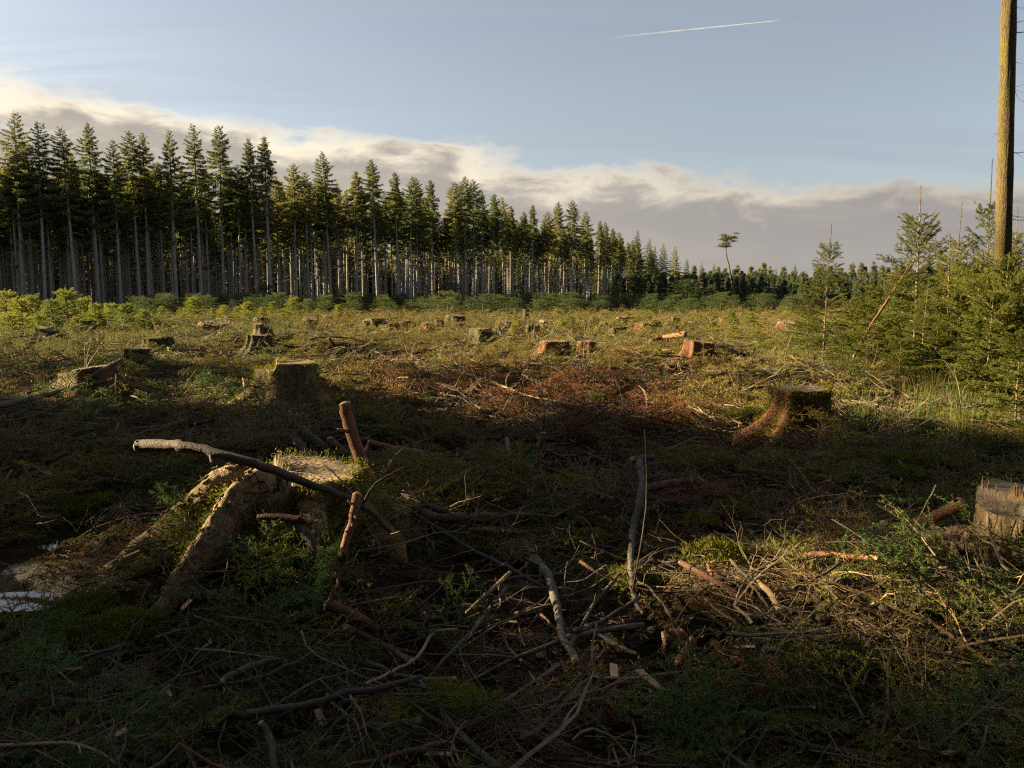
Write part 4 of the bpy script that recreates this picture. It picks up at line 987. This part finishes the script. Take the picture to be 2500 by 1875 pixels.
lay('short red bark-covered stick beside the thick log end', [(1692,1565,.06),(1655,1618,.05)], 22, 20, 'r', 30)
lay('thin bowed stick in the lower right foreground', [(1802,1562,.06),(1850,1535,.09),(1900,1524,.1),(1995,1528,.06)], 7, 5, 'g', 31, twigs=2)
lay('long dark fallen branch reaching in from the left edge', [(-60,1004,.12),(80,972,.1),(160,952,.1),(250,930,.1),(325,925,.08)], 17, 10, 'd', 32, twigs=2)
lay('fork of the long dark branch propped against the broken stump', [(212,928,.15),(250,902,.3),(295,880,.4)], 11, 9, 'd', 33)
air('broken branch with white splintered tip in front of the big stump', [(632,1263,4.0),(680,1262,3.98),(716,1268,3.97),(752,1266,3.96)], 14, 24, 'r', 34, knots=10)
air('dark leaning stub carrying the white-tipped broken branch', [(722,1268,3.98),(745,1300,3.95),(772,1345,3.9)], 24, 30, 'd', 35)
lay('dark red log behind the upright stake', [(902,1080,.1),(965,1095,.1),(1032,1106,.08)], 17, 15, 'r', 36, name='log')
lay('short bleached stub standing behind the orange-red stick', [(1237,1072,.16),(1244,1112,.06)], 12, 13, 'g', 37)
lay('thin pale crooked branch in the reddish brash of the middle distance', [(1200,932,.06),(1250,952,.08),(1290,966,.06),(1390,986,.05)], 6, 5, 't', 38, twigs=3)
lay('curled orange root at the bottom edge right of the middle', [(1398,1806,.06),(1440,1778,.12),(1490,1800,.1),(1530,1840,.06),(1560,1885,.04)], 7, 10, 't', 39, twigs=3)
lay('pale branch with side shoot at the bottom left corner', [(-20,1822,.08),(120,1815,.08),(190,1818,.08),(262,1850,.06),(300,1890,.04)], 12, 8, 't', 40, twigs=2)
lay('thin tan stick standing out of the mud below the big stump', [(505,1575,.14),(480,1600,.08),(465,1618,.04)], 8, 9, 't', 41)
lay('grey branch low at the bottom right', [(1810,1790,.08),(1870,1745,.1),(1920,1730,.1),(1985,1728,.06)], 16, 10, 'g', 42, twigs=2)
lay('thin reddish stick bowed at the lower middle right', [(1465,1700,.06),(1495,1672,.12),(1555,1666,.12),(1610,1685,.06)], 6, 6, 'r', 43)
lay('mossy grey stick lying below the tan wavy one', [(968,1648,.06),(1040,1660,.06),(1110,1658,.05)], 11, 13, 'g', 44)
lay('thin dark pole lying in the left middle brash', [(475,1035,.05),(530,1022,.06),(575,1018,.05)], 9, 7, 'd', 45)
lay('thick rotting stick left of the straight stake', [(470,998,.06),(520,985,.05)], 14, 12, 'd', 46)
lay('pale crossed stick by the puddle on the left', [(98,1148,.06),(128,1160,.05)], 14, 12, 't', 47)
air('pale leaning dead stem rising through the right-hand thicket', [(2085,870,15.2),(2120,805,15.1),(2170,728,15.0),(2215,660,14.95),(2268,585,14.9)], 8, 3, 'r', 48, twigs=6)
air('bare pale pole standing before the forest edge', [(1515,745,150),(1515,700,150),(1514,640,150)], 5, 3.5, 'g', 49, name='dead_pole', cat='pole')
lay('bent twiggy branch hanging over brash below the right thicket', [(2205,905,.1),(2260,880,.3),(2310,850,.5),(2328,838,.6)], 8, 5, 't', 50, twigs=5)
lay('reddish broken slab leaning in the right sunlit brash', [(1588,834,.1),(1625,822,.22),(1672,816,.4)], 10, 14, 'r', 51, name='wood_slab', cat='slab')
lay('sunlit stick lying before the pale-topped stump near centre', [(1262,817,.1),(1305,814,.1)], 5, 4, 't', 52)
lay('dark stick standing up right of the broad dark-fronted stump', [(1217,800,.3),(1226,820,.05)], 7, 8, 'd', 53)
lay('dark forked stick behind the tall pale stump', [(803,826,.3),(818,846,.05)], 6, 7, 'd', 54)
lay('pale stick leaning on the mossy dark stump right of centre', [(1478,787,.45),(1495,808,.1)], 6, 6, 't', 55)
lay('pale stick lying across the top of the log-topped stump', [(1510,776,.5),(1552,775,.5)], 5, 5, 't', 56)

# ------------------------------------------------------------------ contrail
def contrail():
    d = 5200.0; a, b_ = at(1475, 93, d), at(1900, 50, d*0.96); n = 60; t = np.linspace(0, 1, n)
    P = a[None]*(1-t[:, None]) + b_[None]*t[:, None]; base = P[0].copy(); rng = np.random.default_rng(2)
    V, F = tube(P-base, np.linspace(6.0, 1.4, n)*(1+0.12*rng.normal(0, 1, n)), 12, 0.1, 3, False)
    b = MB(); b.add(V, F); me = b.mesh('contrail', [M_contrail])
    at_ = me.attributes.new('age', 'FLOAT', 'POINT'); at_.data.foreach_set('value', np.repeat(np.clip(1-t*1.6, 0, 1)**0.8, 12).astype(np.float32))
    tag(link('contrail', me, None, base), 'thin white contrail of an aircraft high in the blue sky', 'contrail')
contrail()

# ------------------------------------------------------------------ brash, twigs, moss and grass that nobody could count
def bough_mesh(seed, length, dens, nl, nw, leaf_mat, keep=1.0, droop=0.12, step=0.04, side=0.15):
    rng = np.random.default_rng(seed); s, l = spray_segments(length, rng, droop, step, side, True, 0.004, 0.08)
    s[:, [0, 3]] -= length*0.5; l[:, [0, 3]] -= length*0.5
    if keep < 1: l = l[rng.random(len(l)) < keep]
    b = MB(); b.add(*prisms(s), 1); q = needles(l, dens, nl, nw, rng, 0.8)
    if q: b.add(*q, 0)
    return b.mesh('bough', [leaf_mat, M_stem], False)
def twig_mesh(seed, length, r0, forks):
    rng = np.random.default_rng(seed); S = []
    def grow(p, d, L, r, dep):
        n = 6
        for i in range(n):
            d2 = unit(d + rng.normal(0, 0.20, 3)); q = p + d2*L/n; r2 = r*(1-0.75*(i+1)/n)+0.0006
            S.append([*p, *q, r*(1-0.75*i/n)+0.0006, r2])
            if dep < 2 and rng.random() < forks: grow(q, unit(d2+rng.normal(0, 0.75, 3)*[1, 1, 0.5]), L*(0.25+0.35*rng.random()), r2*0.75, dep+1)
            p, d = q, d2
    grow(np.array([-length*0.5, 0, 0.0]), np.array([1.0, 0, 0.05]), length, r0, 0)
    b = MB(); b.add(*prisms(np.array(S))); return b.mesh('twig', [M_twig], False)
def moss_mesh(seed, n, rad, hgt, ln, w, m):
    rng = np.random.default_rng(seed); r = rad*np.sqrt(rng.random(n)); a = rng.random(n)*6.28
    r = r*(1+0.25*np.sin(a*3+seed)); z = hgt*(1-(r/rad/1.25)**2)
    P = np.stack([r*np.cos(a), r*np.sin(a), z], -1); Nn = unit(np.stack([np.cos(a)*r/rad, np.sin(a)*r/rad, np.full(n, 0.7)], -1))
    b = MB(); b.add(*tufts(P, Nn, rng, 5, ln, w, 0.010)); return b.mesh('moss', [m], False)
def grass_mesh(seed, n, h, w, m, spread=0.06, lean=0.5):
    rng = np.random.default_rng(seed); b = MB()
    for i in range(n):
        p = rng.normal(0, spread, 3)*[1, 1, 0]; a = rng.random()*6.28; L = h*(0.5+0.7*rng.random()); k = lean*rng.random(); sd = np.array([-math.sin(a), math.cos(a), 0])*w
        o = np.array([math.cos(a), math.sin(a), 0]); q = p+o*L*k*0.35+[0, 0, L*0.6]; e = p+o*L*k+[0, 0, L*(1-0.35*k)]
        b.add([p-sd, p+sd, q+sd*0.7, q-sd*0.7, e], [[0, 1, 2], [0, 2, 3], [3, 2, 4]])
    return b.mesh('grass', [m], False)
rng = np.random.default_rng(77)
NB = [bough_mesh(500+i, 0.36+0.04*i, 430, 0.018, 0.0040, M_brash, [1, 1, 1, 0.8, 0.55, 0.3][i % 6]) for i in range(9)]
FB = [bough_mesh(540+i, 0.45+0.04*i, 130, 0.026, 0.0065, M_brash, 1.0, 0.10, 0.055, 0.18) for i in range(6)]
def frustum_points(n, y0, y1, rng, margin=1.18, power=1.0):
    y = (y0**power + (y1**power-y0**power)*rng.random(n))**(1/power); hw = (0.65*y)*margin + 0.35; return rng.uniform(-1, 1, n)*hw, y
def avoid(x, y):
    ok = np.ones(len(x), bool)
    for px, py, rx, ry in ((-3.28, 5.35, 0.42, 0.85), (-2.9, 4.4, 0.28, 0.22)): ok &= ((x-px)/rx)**2+((y-py)/ry)**2 > 1
    ok &= ((x-HERO[0])/0.47)**2+((y-HERO[1]-0.05)/0.38)**2 > 1; ok &= ((x+2.05)/0.62)**2+((y-4.8)/0.26)**2 > 1
    ok &= ((x-2.98)/0.30)**2+((y-4.45)/0.30)**2 > 1
    ok &= ((x+3.22)/0.42)**2+((y-11.3)/0.42)**2 > 1; ok &= ((x-3.28)/0.33)**2+((y-9.1)/0.33)**2 > 1
    # the bare muddy slope beside the roots of the big stump
    mud = (((x+2.25)/0.95)**2+((y-4.05)/0.75)**2 < 1) & (rng.random(len(x)) < 0.82)
    return ok & ~mud
def stump_clear(x, y):
    ok = np.ones(len(x), bool)
    for sx, sy, sr in STUMPS + [(1.02, 18.9, .36), (1.75, 18.5, .22)]: ok &= (x-sx)**2+(y-sy)**2 > (sr*0.95)**2
    return ok
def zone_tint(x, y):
    """0 fresh green .. 1 red-brown: what kind of brash lies where, sun yellow painted over the lit strip"""
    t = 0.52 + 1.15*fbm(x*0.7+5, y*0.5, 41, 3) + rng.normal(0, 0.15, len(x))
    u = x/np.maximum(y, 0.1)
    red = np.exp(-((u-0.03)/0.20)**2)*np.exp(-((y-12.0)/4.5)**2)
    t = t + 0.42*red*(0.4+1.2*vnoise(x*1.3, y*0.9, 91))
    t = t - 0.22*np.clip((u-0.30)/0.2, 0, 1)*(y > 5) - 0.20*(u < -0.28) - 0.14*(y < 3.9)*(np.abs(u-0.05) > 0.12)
    k = np.clip((y-15)/6, 0, 1)*np.clip((64-y)/14, 0, 1); t = t*(1-0.6*k) + 0.6*k*(0.43+rng.normal(0, 0.07, len(x)))  # strip brash pulled to pale yellow: sunlight put into the tint
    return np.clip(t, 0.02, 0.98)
def lay_brash(name, label, protos, n, y0, y1, smin, smax, tiltsd, lift, power, clump=0.0, extra=None):
    x, y = frustum_points(n, y0, y1, rng, 1.2, power)
    ok = avoid(x, y) & stump_clear(x, y)
    if clump: ok &= fbm(x*0.95+7, y*1.1, 61, 4)*1.6+0.5+rng.normal(0, 0.10, n) > clump
    x, y = x[ok], y[ok]; n = len(x)
    z = terrain(x, y) + lift*rng.random(n)**1.2*(0.15+2.4*vnoise(x*1.4, y*1.4, 13)**2 + 1.2*np.clip(vnoise(x*0.55, y*0.8, 19)-0.5, 0, 1)*2) + 0.012
    rot = np.stack([rng.normal(0, tiltsd*1.3, n), rng.normal(0, tiltsd, n), rng.random(n)*6.28], -1)
    rot[:, 1] -= np.abs(rng.normal(0, 0.15, n))*(rng.random(n) < 0.25)*3.0
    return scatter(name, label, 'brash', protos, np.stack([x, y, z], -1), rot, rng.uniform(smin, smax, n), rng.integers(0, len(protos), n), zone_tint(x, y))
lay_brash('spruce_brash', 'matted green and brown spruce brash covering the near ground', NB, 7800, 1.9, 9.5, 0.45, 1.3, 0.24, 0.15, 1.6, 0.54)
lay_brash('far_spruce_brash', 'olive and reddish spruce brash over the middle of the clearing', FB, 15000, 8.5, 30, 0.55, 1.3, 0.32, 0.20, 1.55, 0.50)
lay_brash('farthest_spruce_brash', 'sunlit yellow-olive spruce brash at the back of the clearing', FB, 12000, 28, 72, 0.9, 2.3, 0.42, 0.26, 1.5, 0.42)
LT = [bough_mesh(560+i, 0.30+0.04*i, 240, 0.017, 0.0036, M_brash, 0.55, 0.04, 0.03, 0.13) for i in range(5)]
def lay_litter(name, label, n, y0, y1, smin, smax, power):
    x, y = frustum_points(n, y0, y1, rng, 1.2, power); ok = avoid(x, y) & stump_clear(x, y); x, y = x[ok], y[ok]; n = len(x)
    rot = np.stack([rng.normal(0, 0.12, n), rng.normal(0, 0.10, n), rng.random(n)*6.28], -1)
    scatter(name, label, 'needle litter', LT, np.stack([x, y, terrain(x, y)+0.012+0.02*rng.random(n)], -1), rot, rng.uniform(smin, smax, n), rng.integers(0, 5, n), np.clip(0.80+rng.normal(0, 0.16, n), 0.3, 1))
lay_litter('needle_litter', 'brown needle and twig litter on the bare near soil', 5200, 1.9, 10, 0.35, 0.9, 1.5)
lay_litter('far_needle_litter', 'brown needle and twig litter on the bare soil of the middle clearing', 6500, 9.5, 32, 0.7, 1.6, 1.45)
TW = [twig_mesh(600+i, L, r, f) for i, (L, r, f) in enumerate([(0.35, 0.003, 0.3), (0.5, 0.004, 0.4), (0.7, 0.005, 0.45), (0.9, 0.007, 0.5), (0.28, 0.0035, 0.15), (0.6, 0.009, 0.2), (0.22, 0.006, 0.0), (0.45, 0.0028, 0.6)])]
def lay_twigs(name, label, n, y0, y1, smin, smax, lift, power):
    x, y = frustum_points(n, y0, y1, rng, 1.2, power); ok = avoid(x, y) & stump_clear(x, y); x, y = x[ok], y[ok]; n = len(x)
    z = terrain(x, y) + 0.03 + lift*rng.random(n)**1.3; rot = np.stack([rng.random(n)*6.28, rng.normal(0, 0.20, n)-(rng.random(n) < 0.10)*rng.random(n)*1.1, rng.random(n)*6.28], -1)
    scatter(name, label, 'twigs', TW, np.stack([x, y, z], -1), rot, rng.uniform(smin, smax, n), rng.integers(0, len(TW), n))
lay_twigs('dead_twigs', 'tangle of thin dead twigs strewn over the near ground', 2300, 1.9, 10, 0.5, 1.15, 0.15, 1.5)
lay_twigs('far_dead_twigs', 'thin dead twigs strewn over the middle of the clearing', 3800, 9, 45, 0.8, 1.9, 0.20, 1.35)
def clod_mesh(seed):
    rng = np.random.default_rng(seed); n, m = 7, 5; V = []
    for i in range(m):
        a = math.pi*(i+0.5)/m
        for j in range(n):
            r = 1+0.30*(rng.random()-0.5)*2; V.append([r*math.sin(a)*math.cos(j*6.283/n), r*math.sin(a)*math.sin(j*6.283/n)*0.8, r*math.cos(a)*0.6])
    F = []
    for i in range(m-1):
        for j in range(n): q, w = i*n+j, i*n+(j+1) % n; F += [[q, q+n, w+n], [q, w+n, w]]
    b = MB(); b.add(np.array(V)*0.030, F); return b.mesh('clod', [M_soil_clod], True)
CL = [clod_mesh(790+i) for i in range(6)]
def lay_clods(name, label, n, y0, y1, smin, smax, power):
    x, y = frustum_points(n, y0, y1, rng, 1.2, power); ok = avoid(x, y) & stump_clear(x, y) & (fbm(x*0.95+7, y*1.1, 61, 4)*1.6+0.5 < 0.62); x, y = x[ok], y[ok]; n = len(x)
    scatter(name, label, 'soil', CL, np.stack([x, y, terrain(x, y)+0.005], -1), rng.random((n, 3))*6.28, smin+(smax-smin)*rng.random(n)**3, rng.integers(0, 6, n))
lay_clods('soil_clods', 'dark churned clods of soil between the near brash', 7000, 2.0, 12, 0.25, 2.0, 1.5)
lay_clods('far_soil_clods', 'dark churned clods of soil in the middle of the clearing', 6000, 11, 34, 0.6, 3.2, 1.4)
def chunkstick_mesh(seed, L, r, bend, fork, m):
    rng = np.random.default_rng(seed); n = 9; t = np.linspace(0, 1, n); P = np.stack([(t-0.5)*L, bend*L*(t-0.5)**2+rng.normal(0, r*0.4, n), rng.normal(0, r*0.4, n)], -1)
    b = MB(); b.add(*tube(P, r*(1-0.5*t)*(1+0.12*rng.normal(0, 1, n)), 6, 0.1, seed))
    for q in range(fork):
        i = rng.integers(2, n-1); d = unit(np.array([0.7, rng.normal(0, 1), rng.normal(0, 0.5)])); b.add(*tube([P[i], P[i]+d*L*0.12, P[i]+d*L*0.25+rng.normal(0, 0.02, 3)], [r*0.45, r*0.3, r*0.1], 5))
    return b.mesh('stick', [m])
SK = [chunkstick_mesh(800+i, L, r, bd, fk, m) for i, (L, r, bd, fk, m) in enumerate([(0.5, 0.010, 0.2, 1, M_stick_grey), (0.8, 0.013, -0.3, 2, M_stick_dark), (0.35, 0.012, 0.1, 0, M_stick_red), (1.1, 0.015, 0.25, 3, M_stick_grey),
      (0.6, 0.008, 0.5, 2, M_stick_dark), (0.9, 0.010, -0.5, 3, M_stick_red), (0.25, 0.016, 0, 0, M_stick_dark), (0.7, 0.018, 0.15, 1, M_stick_grey)])]
def lay_sticks(name, label, n, y0, y1, smin, smax, lift, power):
    x, y = frustum_points(n, y0, y1, rng, 1.2, power); ok = avoid(x, y) & stump_clear(x, y); x, y = x[ok], y[ok]; n = len(x)
    rot = np.stack([rng.random(n)*6.28, rng.normal(0, 0.12, n)-(rng.random(n) < 0.07)*rng.random(n)*0.9, rng.random(n)*6.28], -1)
    scatter(name, label, 'sticks', SK, np.stack([x, y, terrain(x, y)+0.04+lift*rng.random(n)], -1), rot, rng.uniform(smin, smax, n), rng.integers(0, len(SK), n))
lay_sticks('strewn_sticks', 'short broken sticks strewn all over the near brash', 420, 2.0, 10, 0.5, 1.1, 0.12, 1.5)
lay_sticks('far_strewn_sticks', 'short broken sticks strewn over the middle of the clearing', 900, 9, 48, 0.7, 1.6, 0.22, 1.35)
MO = [moss_mesh(700+i, 420, 0.10+0.02*i, 0.045, 0.020, 0.0035, M_moss) for i in range(4)]
def lay_clumps(name, label, cat, protos, centers, rng, smin, smax, up=0.0):
    P = []
    for cx, cyy, r, n in centers:
        a = rng.random(n)*6.28; q = r*np.sqrt(rng.random(n)); x = cx+q*np.cos(a); y = cyy+q*np.sin(a); P.append(np.stack([x, y, terrain(x, y)+up+0.03*rng.random(n)], -1))
    P = np.concatenate(P); n = len(P); rot = np.stack([rng.normal(0, 0.15, n), rng.normal(0, 0.15, n), rng.random(n)*6.28], -1)
    scatter(name, label, cat, protos, P, rot, rng.uniform(smin, smax, n), rng.integers(0, len(protos), n))
def C(px, py, r, n): p = ground(px, py); return (p[0], p[1], r, n)
x, y = frustum_points(500, 2.5, 28, rng, 1.1, 1.3); k = fbm(x*0.8+2, y*0.8, 71, 3) > 0.06
cm = [(a, b, 0.12, 1) for a, b in zip(x[k], y[k])] + [C(225, 1285, 0.16, 9), C(1680, 1130, 0.18, 10), C(2230, 1130, 0.30, 16), C(2150, 1165, 0.25, 12), C(160, 1610, 0.14, 6), C(300, 1590, 0.12, 5), C(1820, 1020, 0.25, 10), C(700, 1330, 0.15, 5), C(830, 1330, 0.2, 6)]
lay_clumps('moss', 'yellow-green moss cushions growing between the brash', 'moss', MO, cm, rng, 0.7, 1.5, 0.03)
GR = [grass_mesh(720+i, 34, 0.20+0.05*i, 0.0022, M_grass) for i in range(4)]
gc = [C(2250, 1050, 0.9, 60), C(2380, 980, 1.0, 70), C(2100, 930, 0.8, 40), C(2420, 1120, 0.6, 30), C(2200, 1130, 0.4, 16), C(1900, 900, 0.8, 25), C(60, 860, 2.0, 25), C(2000, 880, 1.2, 40), C(700, 1140, 0.3, 6), C(2300, 880, 1.0, 40), C(100, 840, 3.0, 50)]
x, y = frustum_points(110, 5, 30, rng, 1.1, 1.3); gc += [(a, b, 0.1, 1) for a, b in zip(x, y)]
lay_clumps('grass', 'thin green and straw grass growing among the brash', 'grass', GR, gc, rng, 0.6, 1.5)
# wood chips and bark scraps
def chip_mesh(seed):
    rng = np.random.default_rng(seed); L, w, h = 0.06+0.05*rng.random(), 0.012+0.012*rng.random(), 0.006
    V = np.array([[sx*L*(0.5+0.1*rng.random()), sy*w*(0.3+0.4*rng.random()), sz*h*0.5] for sx in (-1, 1) for sy in (-1, 1) for sz in (-1, 1)])
    F = [[0, 1, 3], [0, 3, 2], [4, 6, 7], [4, 7, 5], [0, 4, 5], [0, 5, 1], [2, 3, 7], [2, 7, 6], [0, 2, 6], [0, 6, 4], [1, 5, 7], [1, 7, 3]]
    b = MB(); b.add(V, F); return b.mesh('chip', [M_pale], False)
CH = [chip_mesh(740+i) for i in range(5)]
x, y = frustum_points(230, 2.2, 22, rng, 1.1, 1.3); cc = [(a, b, 0.1, 1) for a, b in zip(x, y)] + [(2.55, 4.55, 0.22, 60), (2.35, 4.7, 0.2, 22), (-0.85, 5.0, 0.15, 10), (-3.0, 11.0, 0.5, 10)]
def chunk_mesh(seed):
    rng = np.random.default_rng(seed); n = 7; P = np.stack([np.linspace(-0.09, 0.09, n), rng.normal(0, 0.006, n), rng.normal(0, 0.006, n)], -1)
    b = MB(); b.add(*tube(P, 0.024*(0.5+rng.random(n))*np.sin(np.linspace(0.5, 2.7, n)), 6, 0.35, seed)); return b.mesh('chunk', [M_stick_tan], False)
RC = [chunk_mesh(750+i) for i in range(5)]
lay_clumps('rotten_wood', 'crumbled orange-brown rotten wood heaped at the left of the splintered stump', 'rotten wood', RC, [(2.60, 4.55, 0.16, 70), (2.48, 4.62, 0.22, 40), (2.25, 4.75, 0.22, 18)], rng, 0.4, 1.3, 0.12)
lay_clumps('wood_chips', 'pale wood chips and splinters scattered on the brash', 'wood chips', CH, cc, rng, 0.5, 1.5, 0.07)

# ------------------------------------------------------------------ single boughs one can pick out
FRESH = [bough_mesh(760+i, 0.42, 520, 0.018, 0.0036, M_fresh, 1.0, 0.12, 0.035, 0.15) for i in range(3)]
DEADB = [bough_mesh(770+i, 0.9, 260, 0.018, 0.0040, M_dead, 0.6, 0.10, 0.05, 0.34) for i in range(3)]
def split_bough(name, me, p, rot, s, label, group, cat='branch'):
    o = link(name, me, None, p, rot, s); return tag(o, label, cat, group)
rg = np.random.default_rng(81)
SPR = [(1125, 1500, 0.12, (0.3, -0.9, 1.2), 0.9, 'bright green spruce sprig standing up in the lower middle'),
 (1080, 1560, 0.10, (0.5, -0.2, 2.6), 0.8, 'green spruce sprig lying below the upright one'),
 (805, 1370, 0.25, (1.2, 0.7, 4.4), 1.0, 'green spruce sprig hanging down at the right of the big stump'),
 (770, 1330, 0.25, (1.0, 0.6, 5.0), 0.8, 'small green sprig hanging behind the white-tipped branch'),
 (1660, 1725, 0.10, (0.2, -0.8, 1.4), 0.9, 'pointed green sprig standing at the bottom right of centre'),
 (1700, 1770, 0.08, (0.4, -0.3, 0.6), 1.1, 'feathery green sprig lying below the pointed one'),
 (1740, 1830, 0.08, (-0.3, -0.4, 1.9), 1.1, 'green sprig nearest the bottom edge right of centre'),
 (2040, 1775, 0.10, (0.3, -0.1, 2.9), 1.0, 'blue-green spruce sprig at the bottom right'),
 (2420, 1700, 0.12, (0.2, -0.3, 0.5), 1.1, 'green sprig half hidden by dry branches in the right corner'),
 (60, 1560, 0.10, (0.2, -0.2, 0.9), 1.1, 'green sprig at the left edge below the muddy puddle'),
 (110, 1640, 0.08, (0.3, -0.1, 2.2), 1.0, 'green sprig in the lower left foreground'),
 (40, 1700, 0.10, (0.2, -0.8, 1.6), 0.9, 'upright green sprig at the lower left edge'),
 (190, 1790, 0.08, (0.1, -0.2, 0.3), 1.2, 'broad green sprig in the bottom left corner'),
 (450, 1235, 0.12, (0.2, -0.3, 2.4), 1.2, 'large green sprig left behind the big stump'),
 (380, 1180, 0.12, (0.3, -0.4, 1.3), 1.2, 'green sprig behind the roots of the big stump'),
 (1240, 1130, 0.15, (0.4, -0.2, 0.4), 1.1, 'light green sprig left of the orange-red upright stick'),
 (1480, 1700, 0.08, (0.2, -0.1, 0.2), 0.9, 'small bright sprig left of the bowed reddish stick')]
for i, (px, py, lift, rot, s, lab) in enumerate(SPR):
    p = G(px, py, lift+0.08); split_bough('spruce_sprig', FRESH[i % 3], p, rot, s*1.25, lab, 'fresh spruce sprigs')
for i, (px, py, d, rot, s, lab) in enumerate([(640, 985, 8.2, (0.6, -0.95, 1.1), 1.1, 'withered straw-brown spruce bough standing in front of the tall pale stump'),
        (600, 1020, 7.9, (0.8, -0.6, 2.3), 1.0, 'withered yellowish bough leaning left of the brown one'), (660, 1060, 7.2, (0.5, -0.35, 0.5), 0.9, 'withered bough lying behind the big stump')]):
    split_bough('withered_bough', DEADB[i], at(px, py, d), rot, s, lab, 'withered spruce boughs')
# dry branch tangle at the right edge
def dry_branch(px, py, top, lift, seed, label, L, rz, el):
    rng = np.random.default_rng(seed); S = []
    def grow(p, d, ln, r, dep):
        n = 9
        for i in range(n):
            d2 = unit(d + rng.normal(0, 0.13, 3) + np.array([0, 0, -0.035])); q = p+d2*ln/n; a, b = r*(1-0.8*i/n)+0.0009, r*(1-0.8*(i+1)/n)+0.0009
            S.append([*p, *q, a, b])
            if dep < 3 and i > 0 and rng.random() < (0.75 if dep == 0 else 0.4): grow(q, unit(d2+rng.normal(0, 0.7, 3)), ln*(0.25+0.3*rng.random()), b*0.7, dep+1)
            p, d = q, d2
    grow(np.zeros(3), np.array([math.cos(rz)*math.cos(el), math.sin(rz)*math.cos(el), math.sin(el)]), L, 0.0065, 0)
    b = MB(); b.add(*prisms(np.array(S))); t = thing('dry_branch', G(px, py, lift), label, 'branch', 'dry twiggy branches'); link('twigs', b.mesh('twigs', [M_stick_tan], False), t)
dry_branch(2150, 1800, 0, 0.05, 1, 'dry tan twiggy branch rising from the bottom right', 1.0, 0.9, 0.55)
dry_branch(2260, 1700, 0, 0.05, 2, 'dry tan branch fanning out at the right edge', 0.8, 0.5, 0.4)
dry_branch(2440, 1640, 0, 0.10, 3, 'dry orange-tan branch tangled below the splintered stump', 0.8, 2.4, 0.35)
dry_branch(2300, 1600, 0, 0.08, 4, 'dry tan branch lying left of the splintered stump foot', 0.7, 0.1, 0.2)
dry_branch(1980, 1640, 0, 0.04, 5, 'dry grey-tan branch lying in the lower right foreground', 0.7, 0.4, 0.15)
